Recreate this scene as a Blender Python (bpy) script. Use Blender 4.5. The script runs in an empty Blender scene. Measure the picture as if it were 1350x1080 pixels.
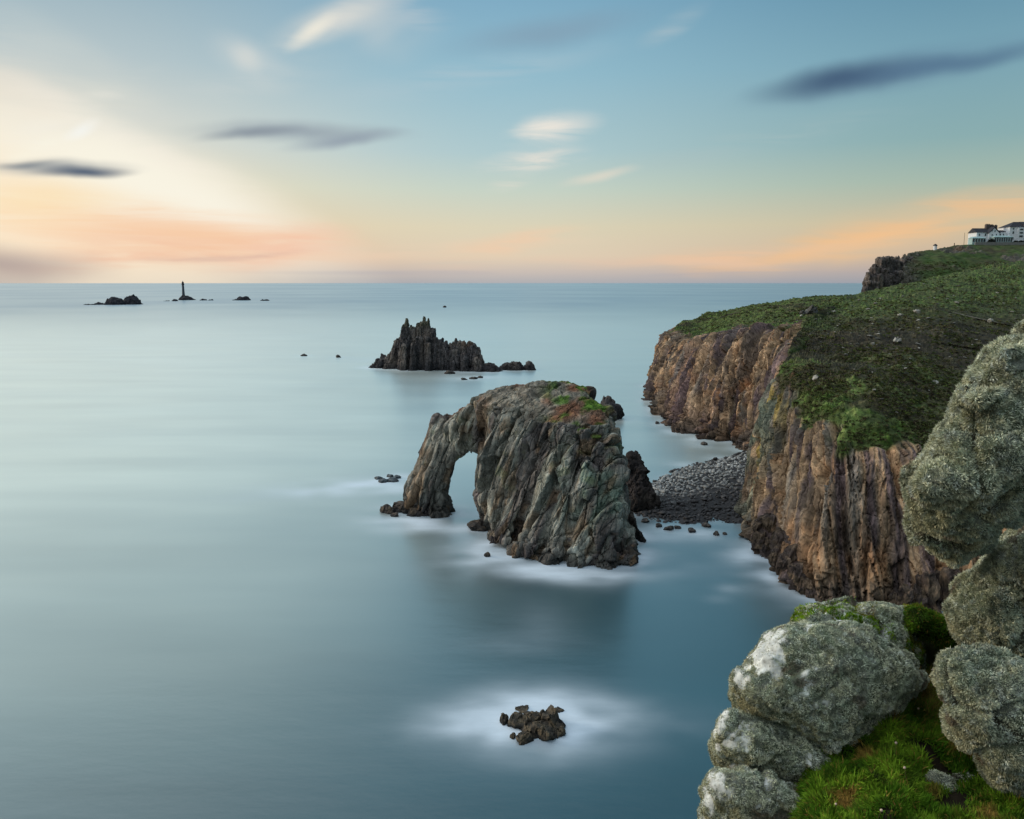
import bpy, math, random
import numpy as np
from mathutils import Vector
from mathutils.bvhtree import BVHTree
from mathutils.kdtree import KDTree

random.seed(7)
RNG = np.random.default_rng(11)
SC = bpy.context.scene
COL = SC.collection
PI = math.pi

# ------------------------------------------------------------------ camera
F_PX = 1100.0
CAM_H = 50.0
PITCH = math.atan((540 - 373) / F_PX)
CP, SP = math.cos(PITCH), math.sin(PITCH)


def ray(u, v):
    """direction in the world of the photograph's pixel (u, v), scaled so that y = 1"""
    dx = (u - 675.0) / F_PX
    dy = -(v - 540.0) / F_PX
    d = np.array([dx, CP + dy * SP, -SP + dy * CP])
    return d / d[1]


def at(u, v, Y):
    return np.array([0, 0, CAM_H]) + ray(u, v) * Y


def sea(u, v, z=0.0):
    r = ray(u, v)
    t = (z - CAM_H) / r[2]
    return np.array([0, 0, CAM_H]) + r * t


def xat(u, Y, z):
    """x of the point at distance Y and height z seen in column u"""
    return (u - 675.0) / F_PX * (Y * CP - (z - CAM_H) * SP)


def zat(v, Y):
    return at(675, v, Y)[2]


cam_d = bpy.data.cameras.new('camera')
cam = bpy.data.objects.new('camera', cam_d)
COL.objects.link(cam)
cam.location = (0, 0, CAM_H)
cam.rotation_euler = (PI / 2 - PITCH, 0, 0)
cam_d.sensor_width = 36.0
cam_d.sensor_fit = 'HORIZONTAL'
cam_d.lens = 36.0 * F_PX / 1350.0
cam_d.clip_start = 0.1
cam_d.clip_end = 200000
SC.camera = cam

# ------------------------------------------------------------------ numpy noise
M32 = np.uint32


def _hash(ix, iy, iz, seed):
    h = (ix.astype(np.int64) * 374761393 + iy.astype(np.int64) * 668265263
         + iz.astype(np.int64) * 2147483647 + seed * 974634721) & 0xFFFFFFFF
    h = ((h ^ (h >> 13)) * 1274126177) & 0xFFFFFFFF
    h = ((h ^ (h >> 16)) * 2246822519) & 0xFFFFFFFF
    return (h ^ (h >> 15)) & 0xFFFFFFFF


_G = np.random.default_rng(3).normal(size=(256, 3))
_G /= np.linalg.norm(_G, axis=1)[:, None]


def perlin(p, seed=0):
    i = np.floor(p).astype(np.int64)
    f = p - i
    w = f * f * f * (f * (f * 6 - 15) + 10)
    out = np.zeros(len(p))
    for a in (0, 1):
        wa = w[:, 0] if a else 1 - w[:, 0]
        for b in (0, 1):
            wb = w[:, 1] if b else 1 - w[:, 1]
            for c in (0, 1):
                wc = w[:, 2] if c else 1 - w[:, 2]
                g = _G[_hash(i[:, 0] + a, i[:, 1] + b, i[:, 2] + c, seed) & 255]
                d = (g[:, 0] * (f[:, 0] - a) + g[:, 1] * (f[:, 1] - b) + g[:, 2] * (f[:, 2] - c))
                out += wa * wb * wc * d
    return out * 1.6


def fbm(p, octv=4, seed=0, gain=0.5, lac=2.03):
    s = np.zeros(len(p)); a = 1.0; q = p.copy(); t = 0
    for k in range(octv):
        s += a * perlin(q, seed + k * 17); t += a
        a *= gain; q = q * lac + 3.7
    return s / t * 1.4


def ridged(p, octv=3, seed=0, gain=0.5):
    s = np.zeros(len(p)); a = 1.0; q = p.copy(); t = 0
    for k in range(octv):
        s += a * (1 - 2 * np.abs(perlin(q, seed + k * 13))); t += a
        a *= gain; q = q * 2.1 + 1.3
    return s / t


def worley(p, seed=0):
    """F1, F2 and a random value of the nearest cell"""
    i = np.floor(p).astype(np.int64)
    n = len(p)
    F1 = np.full(n, 9.0); F2 = np.full(n, 9.0); ID = np.zeros(n)
    for a in (-1, 0, 1):
        for b in (-1, 0, 1):
            for c in (-1, 0, 1):
                cx, cy, cz = i[:, 0] + a, i[:, 1] + b, i[:, 2] + c
                h = _hash(cx, cy, cz, seed)
                px = cx + (h & 1023) / 1023.0
                py = cy + ((h >> 10) & 1023) / 1023.0
                pz = cz + ((h >> 20) & 1023) / 1023.0
                d = np.sqrt((px - p[:, 0]) ** 2 + (py - p[:, 1]) ** 2 + (pz - p[:, 2]) ** 2)
                near = d < F1
                F2 = np.where(near, F1, np.minimum(F2, d))
                ID = np.where(near, ((h * 7919) >> 7 & 1023) / 1023.0, ID)
                F1 = np.where(near, d, F1)
    return F1, F2, ID


def facets(p, seed=0):
    """like worley, plus a tilt: every cell is a plane of its own slope"""
    i = np.floor(p).astype(np.int64)
    n = len(p)
    F1 = np.full(n, 9.0); F2 = np.full(n, 9.0); ID = np.zeros(n); TL = np.zeros(n)
    for a in (-1, 0, 1):
        for b in (-1, 0, 1):
            for c in (-1, 0, 1):
                cx, cy, cz = i[:, 0] + a, i[:, 1] + b, i[:, 2] + c
                h = _hash(cx, cy, cz, seed)
                dx = p[:, 0] - cx - (h & 1023) / 1023.0
                dy = p[:, 1] - cy - ((h >> 10) & 1023) / 1023.0
                dz = p[:, 2] - cz - ((h >> 20) & 1023) / 1023.0
                d = np.sqrt(dx * dx + dy * dy + dz * dz)
                near = d < F1
                F2 = np.where(near, F1, np.minimum(F2, d))
                g = _hash(cx, cy, cz, seed + 91)
                t = dx * ((g & 255) / 127.5 - 1) + dy * (((g >> 8) & 255) / 127.5 - 1) + dz * (((g >> 16) & 255) / 127.5 - 1)
                TL = np.where(near, t, TL)
                ID = np.where(near, ((h * 7919) >> 7 & 1023) / 1023.0, ID)
                F1 = np.where(near, d, F1)
    return F1, F2, ID, TL


def sstep(a, b, x):
    t = np.clip((x - a) / (b - a), 0, 1)
    return t * t * (3 - 2 * t)


def lin(c):
    """sRGB 0-255 -> linear"""
    c = np.asarray(c, float) / 255.0
    return np.where(c <= 0.04045, c / 12.92, ((c + 0.055) / 1.055) ** 2.4)


# ------------------------------------------------------------------ mesh helpers
def mesh_obj(name, V, F, mat=None, parent=None, smooth=True, attrs=None, cols=None):
    V = np.asarray(V, np.float32); F = np.asarray(F, np.int32)
    me = bpy.data.meshes.new(name)
    k = F.shape[1]
    me.vertices.add(len(V)); me.vertices.foreach_set('co', V.ravel())
    me.loops.add(F.size); me.loops.foreach_set('vertex_index', F.ravel())
    me.polygons.add(len(F))
    me.polygons.foreach_set('loop_start', np.arange(0, F.size, k, dtype=np.int32))
    me.polygons.foreach_set('loop_total', np.full(len(F), k, np.int32))
    me.update(calc_edges=True)
    me.polygons.foreach_set('use_smooth', np.full(len(F), smooth, bool))
    for an, av in (attrs or {}).items():
        a = me.attributes.new(an, 'FLOAT', 'POINT')
        a.data.foreach_set('value', np.asarray(av, np.float32))
    if cols is not None:
        a = me.attributes.new('tint', 'FLOAT_COLOR', 'POINT')
        c4 = np.ones((len(V), 4), np.float32); c4[:, :3] = cols
        a.data.foreach_set('color', c4.ravel())
    me.validate()
    if mat: me.materials.append(mat)
    o = bpy.data.objects.new(name, me)
    COL.objects.link(o)
    if parent: o.parent = parent
    return o


def tag(o, label=None, cat=None, group=None, kind=None):
    if label: o['label'] = label
    if cat: o['category'] = cat
    if group: o['group'] = group
    if kind: o['kind'] = kind
    return o


def empty(name, loc):
    o = bpy.data.objects.new(name, None)
    o.empty_display_size = 0.2
    COL.objects.link(o)
    o.location = tuple(loc)
    return o


def vnormals(V, F):
    N = np.zeros_like(V)
    if F.shape[1] == 4:
        n = np.cross(V[F[:, 2]] - V[F[:, 0]], V[F[:, 3]] - V[F[:, 1]])
    else:
        n = np.cross(V[F[:, 1]] - V[F[:, 0]], V[F[:, 2]] - V[F[:, 0]])
    for k in range(F.shape[1]):
        for c in range(3):
            N[:, c] += np.bincount(F[:, k], n[:, c], len(V))
    return N / np.maximum(np.linalg.norm(N, axis=1), 1e-9)[:, None]


def laplace(V, F, it, lam=0.5):
    k = F.shape[1]
    a = np.concatenate([F[:, i] for i in range(k)]); b = np.concatenate([F[:, (i + 1) % k] for i in range(k)])
    i0 = np.concatenate([a, b]); i1 = np.concatenate([b, a])
    cnt = np.maximum(np.bincount(i0, minlength=len(V)), 1)
    for _ in range(it):
        S = np.stack([np.bincount(i0, V[i1, c], len(V)) for c in range(3)], 1) / cnt[:, None]
        V = V + lam * (S - V)
    return V


def grid_faces(nr, nc, off=0, closed=False):
    r, c = np.meshgrid(np.arange(nr - 1), np.arange(nc if closed else nc - 1), indexing='ij')
    c2 = (c + 1) % nc
    return (np.stack([r * nc + c, r * nc + c2, (r + 1) * nc + c2, (r + 1) * nc + c], -1).reshape(-1, 4) + off)


def loft(rings):
    """closed solid from rings [k][n][3], capped with fans of quads"""
    R = np.asarray(rings)
    k, n = R.shape[:2]
    V = R.reshape(-1, 3)
    F = grid_faces(k, n, closed=True).tolist()
    V = np.vstack([V, R[0].mean(0), R[-1].mean(0)])
    for base, ci, flip in ((0, len(V) - 2, True), ((k - 1) * n, len(V) - 1, False)):
        for j in range(0, n, 2):
            q = [base + j, base + (j + 1) % n, base + (j + 2) % n, ci]
            F.append(q[::-1] if flip else q)
    return V, np.asarray(F)


def se(t, e):
    return np.sign(t) * np.abs(t) ** (2.0 / e)


PH = np.linspace(0, 2 * PI, 32, endpoint=False)


def loft_z(levels, e=2.6):
    """levels (z, uL, YL, uR, YR, half_thickness): horizontal sections whose ends show at columns uL and uR"""
    rings = []
    for z, uL, YL, uR, YR, b in levels:
        xL, xR = xat(uL, YL, z), xat(uR, YR, z)
        c, s = se(np.cos(PH), e), se(np.sin(PH), e)
        x = (xL + xR) / 2 + (xR - xL) / 2 * c
        y = (YL + YR) / 2 + (YR - YL) / 2 * c + b * s
        rings.append(np.stack([x, y, np.full_like(x, z)], 1))
    return loft(rings)


def loft_v(rows, Y, b, e=2.3):
    """rows (v, uL, uR[, Y[, b]]): sections of a boulder, thickest at its middle"""
    rings = []
    vs = [r[0] for r in rows]
    for r in rows:
        Yc = r[3] if len(r) > 3 else Y
        t = (r[0] - vs[0]) / (vs[-1] - vs[0])
        bb = r[4] if len(r) > 4 else b * math.sqrt(max(0.06, 1 - (2 * t - 1) ** 2))
        ring = []
        for ph in PH:
            c, s = se(math.cos(ph), e), se(math.sin(ph), e)
            ring.append(at((r[1] + r[2]) / 2 + (r[2] - r[1]) / 2 * c, r[0], Yc + bb * s))
        rings.append(ring)
    return loft(rings)


def box_vf(x0, x1, y0, y1, z0, z1):
    V = np.array([[x, y, z] for z in (z0, z1) for y in (y0, y1) for x in (x0, x1)], float)
    F = np.array([[0, 2, 3, 1], [4, 5, 7, 6], [0, 1, 5, 4], [2, 6, 7, 3], [0, 4, 6, 2], [1, 3, 7, 5]])
    return V, F


def join(parts):
    Vs, Fs, o = [], [], 0
    for V, F in parts:
        Vs.append(V); Fs.append(np.asarray(F) + o); o += len(V)
    return np.vstack(Vs), np.vstack(Fs)


def remesh(V, F, voxel):
    """one closed even surface round the union of overlapping solids"""
    o = mesh_obj('tmp', V, F)
    m = o.modifiers.new('r', 'REMESH'); m.mode = 'VOXEL'; m.voxel_size = voxel
    dg = bpy.context.evaluated_depsgraph_get(); dg.update()
    ev = o.evaluated_get(dg); me = ev.to_mesh()
    v = np.empty(len(me.vertices) * 3, np.float32); me.vertices.foreach_get('co', v)
    f = np.empty(len(me.loops), np.int32); me.loops.foreach_get('vertex_index', f)
    tot = np.empty(len(me.polygons), np.int32); me.polygons.foreach_get('loop_total', tot)
    assert (tot == 4).all()
    ev.to_mesh_clear()
    d = o.data; bpy.data.objects.remove(o); bpy.data.meshes.remove(d)
    return v.reshape(-1, 3).astype(float), f.reshape(-1, 4)


def rock_displace(V, N, s=1.0, seed=0, ribs=1.0, blocks=1.0, fine=1.0, lean=0.0, vert=0.14, rib_f=0.16):
    """jointed granite: leaning ribs, blocks that step back and forth, cracks and grain; s is the size in metres of a block"""
    q = V.copy()
    q[:, 0] = V[:, 0] + lean * V[:, 2]
    warp = fbm(V * (0.12 / s), 2, seed + 5)
    q1 = q * np.array([1, 1, vert]) + warp[:, None] * 1.2 * s
    d = ribs * s * 0.9 * ridged(q1 * (rib_f / s), 3, seed)
    F1, F2, ID, TL = facets(q * np.array([1, 1, vert * 2.0]) * (0.42 / s) + warp[:, None] * 0.3, seed + 1)
    d += blocks * s * (0.75 * (ID - 0.5) + 0.8 * TL)
    d -= blocks * s * 0.35 * np.exp(-(F2 - F1) / 0.07)
    G1, G2, GI, TG = facets(q * np.array([1, 1, 0.55]) * (1.05 / s), seed + 2)
    d += blocks * s * (0.28 * (GI - 0.5) + 0.35 * TG) - blocks * s * 0.12 * np.exp(-(G2 - G1) / 0.08)
    d += fine * s * 0.25 * fbm(V * (1.3 / s), 3, seed + 3)
    return V + N * d[:, None], d

# ------------------------------------------------------------------ materials
def new_mat(name):
    m = bpy.data.materials.new(name); m.use_nodes = True
    nt = m.node_tree
    b = nt.nodes['Principled BSDF']
    return m, nt, b


def nd(nt, typ, **kw):
    n = nt.nodes.new(typ)
    for k, v in kw.items():
        if k.startswith('i_'):
            key = k[2:]
            n.inputs[int(key) if key.isdigit() else key.replace('_', ' ')].default_value = v
        else:
            setattr(n, k, v)
    return n


def math_n(nt, op, a, b=None, clamp=False):
    n = nt.nodes.new('ShaderNodeMath'); n.operation = op; n.use_clamp = clamp
    for i, x in enumerate((a, b)):
        if x is None: continue
        if isinstance(x, (int, float)): n.inputs[i].default_value = x
        else: nt.links.new(x, n.inputs[i])
    return n.outputs[0]


def mix_c(nt, fac, a, b, blend='MIX'):
    n = nt.nodes.new('ShaderNodeMix'); n.data_type = 'RGBA'; n.blend_type = blend
    for s, x in ((n.inputs[0], fac), (n.inputs[6], a), (n.inputs[7], b)):
        if isinstance(x, (int, float)): s.default_value = x
        elif isinstance(x, (tuple, list, np.ndarray)): s.default_value = (float(x[0]), float(x[1]), float(x[2]), 1)
        else: nt.links.new(x, s)
    return n.outputs[2]


def ramp(nt, fac, stops, interp='LINEAR'):
    n = nt.nodes.new('ShaderNodeValToRGB'); cr = n.color_ramp; cr.interpolation = interp
    while len(cr.elements) < len(stops): cr.elements.new(0.5)
    for e, (p, c) in zip(cr.elements, stops):
        e.position = p
        e.color = (c, c, c, 1) if isinstance(c, (int, float)) else (float(c[0]), float(c[1]), float(c[2]), 1)
    if fac is not None: nt.links.new(fac, n.inputs[0])
    return n.outputs[0]


def tint_mat(name, rough=0.9, scale=1.0, amt=0.35, bump=0.5, dist=0.1, stretch=(1, 1, 1), spec=0.25, crack=0.0, crack_st=(1, 1, 0.4)):
    """surface colour from the mesh's own tint, broken up by two sizes of grain, with a fine bump"""
    m, nt, b = new_mat(name)
    at_ = nd(nt, 'ShaderNodeAttribute', attribute_name='tint')
    tc = nd(nt, 'ShaderNodeTexCoord')
    mp = nd(nt, 'ShaderNodeMapping'); mp.inputs['Scale'].default_value = stretch
    nt.links.new(tc.outputs['Object'], mp.inputs[0])
    n1 = nd(nt, 'ShaderNodeTexNoise', i_Scale=scale, i_Detail=9.0, i_Roughness=0.68)
    n2 = nd(nt, 'ShaderNodeTexNoise', i_Scale=scale * 0.21, i_Detail=5.0, i_Roughness=0.6)
    for n in (n1, n2): nt.links.new(mp.outputs[0], n.inputs['Vector'])
    f1 = ramp(nt, n1.outputs[0], [(0.28, 1 - amt * 1.5), (0.5, 1.0), (0.72, 1 + amt * 1.3)])
    f2 = ramp(nt, n2.outputs[0], [(0.3, 1 - amt), (0.7, 1 + amt)])
    c = mix_c(nt, 1.0, at_.outputs['Color'], f1, 'MULTIPLY')
    c = mix_c(nt, 1.0, c, f2, 'MULTIPLY')
    nt.links.new(c, b.inputs['Base Color'])
    b.inputs['Roughness'].default_value = rough
    b.inputs['Specular IOR Level'].default_value = spec
    bp = nd(nt, 'ShaderNodeBump', i_Strength=bump, i_Distance=dist)
    nt.links.new(n1.outputs[0], bp.inputs['Height'])
    last = bp.outputs[0]
    if crack:
        # joints of the rock: two sizes of cells, warped, standing at different heights
        wn = nd(nt, 'ShaderNodeTexNoise', i_Scale=crack * 0.7, i_Detail=3.0); nt.links.new(tc.outputs['Object'], wn.inputs['Vector'])
        ws = nd(nt, 'ShaderNodeVectorMath', operation='SCALE'); nt.links.new(wn.outputs['Color'], ws.inputs[0]); ws.inputs['Scale'].default_value = 0.9 / crack
        wa = nd(nt, 'ShaderNodeVectorMath', operation='ADD'); nt.links.new(tc.outputs['Object'], wa.inputs[0]); nt.links.new(ws.outputs[0], wa.inputs[1])
        m2 = nd(nt, 'ShaderNodeMapping'); m2.inputs['Scale'].default_value = crack_st; nt.links.new(wa.outputs[0], m2.inputs[0])
        for k_, (sc_, st_) in enumerate(((crack, 0.7), (crack * 2.6, 0.35))):
            v1 = nd(nt, 'ShaderNodeTexVoronoi', feature='DISTANCE_TO_EDGE', i_Scale=sc_); nt.links.new(m2.outputs[0], v1.inputs['Vector'])
            v2 = nd(nt, 'ShaderNodeTexVoronoi', feature='F1', i_Scale=sc_); nt.links.new(m2.outputs[0], v2.inputs['Vector'])
            e_ = ramp(nt, v1.outputs['Distance'], [(0.0, 0.0), (0.09, 1.0)])
            hgt = math_n(nt, 'ADD', e_, math_n(nt, 'MULTIPLY', v2.outputs['Color'], 1.2))
            b2 = nd(nt, 'ShaderNodeBump', i_Strength=st_, i_Distance=dist * 0.8); nt.links.new(hgt, b2.inputs['Height']); nt.links.new(last, b2.inputs['Normal']); last = b2.outputs[0]
            tone = ramp(nt, v2.outputs['Color'], [(0.1, 0.78), (0.9, 1.2)])
            c = mix_c(nt, 1.0, c, tone, 'MULTIPLY')
        nt.links.new(c, b.inputs['Base Color'])
    nt.links.new(last, b.inputs['Normal'])
    return m


def plain_mat(name, c, rough=0.8, spec=0.3, scale=2.0, amt=0.15):
    m, nt, b = new_mat(name)
    tc = nd(nt, 'ShaderNodeTexCoord')
    n1 = nd(nt, 'ShaderNodeTexNoise', i_Scale=scale, i_Detail=5.0)
    nt.links.new(tc.outputs['Object'], n1.inputs['Vector'])
    f = ramp(nt, n1.outputs[0], [(0.3, 1 - amt), (0.7, 1 + amt)])
    nt.links.new(mix_c(nt, 1.0, tuple(c), f, 'MULTIPLY'), b.inputs['Base Color'])
    b.inputs['Roughness'].default_value = rough
    b.inputs['Specular IOR Level'].default_value = spec
    return m


M = {}
M['cliff'] = tint_mat('cliff_rock', scale=0.9, amt=0.42, bump=0.8, dist=0.5, stretch=(1, 1, 0.5), crack=0.36, crack_st=(1, 1, 0.11))
M['stack'] = tint_mat('stack_rock', scale=1.0, amt=0.42, bump=0.8, dist=0.4, stretch=(1, 1, 0.5), crack=0.5, crack_st=(1, 1, 0.35))
M['rubble'] = tint_mat('wet_rock', rough=0.75, scale=1.6, amt=0.35, bump=0.6, dist=0.25)
M['far_rock'] = tint_mat('far_rock', scale=0.25, amt=0.2, bump=0.4, dist=1.0)
M['boulder'] = tint_mat('boulder_rock', scale=14.0, amt=0.3, bump=0.8, dist=0.02, spec=0.15)
M['blade'] = tint_mat('leaf_blade', rough=0.85, scale=20.0, amt=0.12, bump=0.0, spec=0.1)
M['turf'] = tint_mat('turf_soil', scale=9.0, amt=0.35, bump=0.8, dist=0.03, spec=0.1)


# ------------------------------------------------------------------ sky
def azel(u, v):
    d = ray(u, v)
    return math.atan2(d[0], d[1]), math.atan2(d[2], math.hypot(d[0], d[1]))


def build_world():
    w = bpy.data.worlds.new('World'); SC.world = w; w.use_nodes = True
    nt = w.node_tree
    for n in list(nt.nodes): nt.nodes.remove(n)
    out = nd(nt, 'ShaderNodeOutputWorld'); bg = nd(nt, 'ShaderNodeBackground')
    nt.links.new(bg.outputs[0], out.inputs[0])
    bg.inputs['Strength'].default_value = 0.1
    sky = nd(nt, 'ShaderNodeTexSky', sky_type='NISHITA', sun_disc=False)
    sky.sun_elevation = SUN_EL; sky.sun_rotation = SUN_AZ % (2 * PI)
    sky.air_density = 1.0; sky.dust_density = 2.0
    tc = nd(nt, 'ShaderNodeTexCoord')
    sx = nd(nt, 'ShaderNodeSeparateXYZ'); nt.links.new(tc.outputs['Generated'], sx.inputs[0])
    X, Y, Z = sx.outputs
    az = math_n(nt, 'ARCTAN2', X, Y)
    el = math_n(nt, 'ARCSINE', Z)
    # veil of thin cloud and evening air: three colour scales of height, for left, middle and right
    pos = math_n(nt, 'DIVIDE', el, math.radians(45), True)
    hts = [0, 0.7, 1.7, 3.7, 6.1, 8.5, 13.2, 17.5, 30, 45]  # two highest stops lie out of view, shaped for the light on the water
    Cc = [(182, 182, 186), (208, 196, 188), (232, 213, 188), (226, 217, 190), (203, 216, 203), (178, 206, 211), (150, 192, 209), (130, 176, 201), (126, 174, 198), (150, 186, 204)]
    Lc = [(158, 156, 164), (186, 174, 168), (222, 192, 168), (240, 214, 178), (238, 226, 198), (224, 223, 211), (184, 200, 204), (152, 180, 193), (188, 208, 208), (206, 218, 218)]
    Rc = [(160, 164, 174), (186, 174, 170), (212, 188, 164), (205, 194, 164), (168, 188, 174), (140, 176, 178), (122, 166, 183), (97, 146, 171), (44, 90, 110), (84, 124, 146)]
    rs = [ramp(nt, pos, [(h / 45, lin(c)) for h, c in zip(hts, cs)], 'B_SPLINE' if False else 'LINEAR') for cs in (Cc, Lc, Rc)]
    fl = nd(nt, 'ShaderNodeMapRange', interpolation_type='SMOOTHSTEP'); nt.links.new(az, fl.inputs[0])
    fl.inputs[1].default_value = math.radians(0); fl.inputs[2].default_value = math.radians(-27)
    fr = nd(nt, 'ShaderNodeMapRange', interpolation_type='SMOOTHSTEP'); nt.links.new(az, fr.inputs[0])
    fr.inputs[1].default_value = math.radians(-2); fr.inputs[2].default_value = math.radians(30)
    c = mix_c(nt, fl.outputs[0], rs[0], rs[1]); c = mix_c(nt, fr.outputs[0], c, rs[2])
    ae = nd(nt, 'ShaderNodeCombineXYZ'); nt.links.new(az, ae.inputs[0]); nt.links.new(el, ae.inputs[1])

    def streaks(sx_, sy_, rot, seed, lo, hi, detail=4.0, dist=0.6):
        mp = nd(nt, 'ShaderNodeMapping'); mp.inputs['Rotation'].default_value = (0, 0, rot)
        mp.inputs['Scale'].default_value = (sx_, sy_, 1); mp.inputs['Location'].default_value = (seed, seed * 0.7, 0)
        nt.links.new(ae.outputs[0], mp.inputs[0])
        n = nd(nt, 'ShaderNodeTexNoise', i_Scale=1.0, i_Detail=detail, i_Roughness=0.55, i_Distortion=dist)
        nt.links.new(mp.outputs[0], n.inputs['Vector'])
        mr = nd(nt, 'ShaderNodeMapRange', interpolation_type='SMOOTHSTEP'); nt.links.new(n.outputs[0], mr.inputs[0])
        mr.inputs[1].default_value = lo; mr.inputs[2].default_value = hi
        return mr.outputs[0]

    warpn = nd(nt, 'ShaderNodeTexNoise', i_Scale=9.0, i_Detail=3.0); nt.links.new(ae.outputs[0], warpn.inputs['Vector'])
    wv = nd(nt, 'ShaderNodeVectorMath', operation='SUBTRACT'); nt.links.new(warpn.outputs['Color'], wv.inputs[0]); wv.inputs[1].default_value = (.5, .5, .5)
    wsc = nd(nt, 'ShaderNodeVectorMath', operation='SCALE'); nt.links.new(wv.outputs[0], wsc.inputs[0]); wsc.inputs['Scale'].default_value = 0.018
    wad = nd(nt, 'ShaderNodeVectorMath', operation='ADD'); nt.links.new(ae.outputs[0], wad.inputs[0]); nt.links.new(wsc.outputs[0], wad.inputs[1])

    def cloud(u, v, su, sv, ang, col, k, tex=None, soft=0.0, warp=True):
        a = math.radians(ang)
        p0 = azel(u, v); p1 = azel(u + su * math.cos(a), v - su * math.sin(a)); p2 = azel(u - sv * math.sin(a), v - sv * math.cos(a))
        L = math.hypot(p1[0] - p0[0], p1[1] - p0[1]); S = math.hypot(p2[0] - p0[0], p2[1] - p0[1])
        mp = nd(nt, 'ShaderNodeMapping', vector_type='TEXTURE')
        mp.inputs['Location'].default_value = (p0[0], p0[1], 0)
        mp.inputs['Rotation'].default_value = (0, 0, math.atan2(p1[1] - p0[1], p1[0] - p0[0]))
        mp.inputs['Scale'].default_value = (L, S, 1)
        nt.links.new((wad if warp else ae).outputs[0], mp.inputs[0])
        ln = nd(nt, 'ShaderNodeVectorMath', operation='LENGTH'); nt.links.new(mp.outputs[0], ln.inputs[0])
        mr = nd(nt, 'ShaderNodeMapRange', interpolation_type='SMOOTHSTEP'); nt.links.new(ln.outputs['Value'], mr.inputs[0])
        mr.inputs[1].default_value = 1.0; mr.inputs[2].default_value = soft; mr.inputs[3].default_value = 0; mr.inputs[4].default_value = k
        f = mr.outputs[0]
        if tex is not None: f = math_n(nt, 'MULTIPLY', f, tex, True)
        return f, lin(col)

    s_fine = streaks(7, 60, math.radians(-14), 3.1, 0.32, 0.66)
    s_flat = streaks(5, 70, math.radians(-2), 8.3, 0.34, 0.68)
    s_diag = streaks(6, 42, math.radians(-24), 5.7, 0.3, 0.7)
    s_drop = streaks(5, 34, math.radians(28), 2.3, 0.3, 0.7)
    s_soft = streaks(5, 12, math.radians(-20), 1.3, 0.25, 0.7, 2.0)
    CL = CLOUDS(locals())
    for args in CL:
        f, cc = cloud(*args)
        c = mix_c(nt, f, c, cc)
    # unseen fill added to the sky: bright overhead and left, dark behind right
    dt = nd(nt, 'ShaderNodeVectorMath', operation='DOT_PRODUCT'); nt.links.new(tc.outputs['Generated'], dt.inputs[0])
    dt.inputs[1].default_value = Vector((-0.62, -0.05, 0.78)).normalized()
    m1 = nd(nt, 'ShaderNodeMapRange', interpolation_type='SMOOTHSTEP'); nt.links.new(dt.outputs['Value'], m1.inputs[0]); m1.inputs[1].default_value = 0.35; m1.inputs[2].default_value = 0.85
    m2 = nd(nt, 'ShaderNodeMapRange', interpolation_type='SMOOTHSTEP'); nt.links.new(el, m2.inputs[0]); m2.inputs[1].default_value = math.radians(20); m2.inputs[2].default_value = math.radians(48)
    c = mix_c(nt, math_n(nt, 'MULTIPLY', m1.outputs[0], m2.outputs[0]), c, OVERHEAD_FILL)
    m3 = nd(nt, 'ShaderNodeMapRange', interpolation_type='SMOOTHSTEP'); nt.links.new(dt.outputs['Value'], m3.inputs[0]); m3.inputs[1].default_value = 0.05; m3.inputs[2].default_value = -0.55
    m4 = nd(nt, 'ShaderNodeMapRange', interpolation_type='SMOOTHSTEP'); nt.links.new(Y, m4.inputs[0]); m4.inputs[1].default_value = 0.5; m4.inputs[2].default_value = 0.1
    c = mix_c(nt, math_n(nt, 'MULTIPLY', math_n(nt, 'MULTIPLY', m3.outputs[0], m4.outputs[0]), 0.75), c, lin((70, 84, 98)))
    ten = nd(nt, 'ShaderNodeVectorMath', operation='SCALE'); nt.links.new(c, ten.inputs[0]); ten.inputs['Scale'].default_value = 10.0
    nt.links.new(mix_c(nt, 0.9, sky.outputs[0], ten.outputs[0]), bg.inputs['Color'])


SUN_AZ, SUN_EL = math.radians(-72), math.radians(11)
OVERHEAD_FILL = (1.5, 1.6, 1.7)


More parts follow.
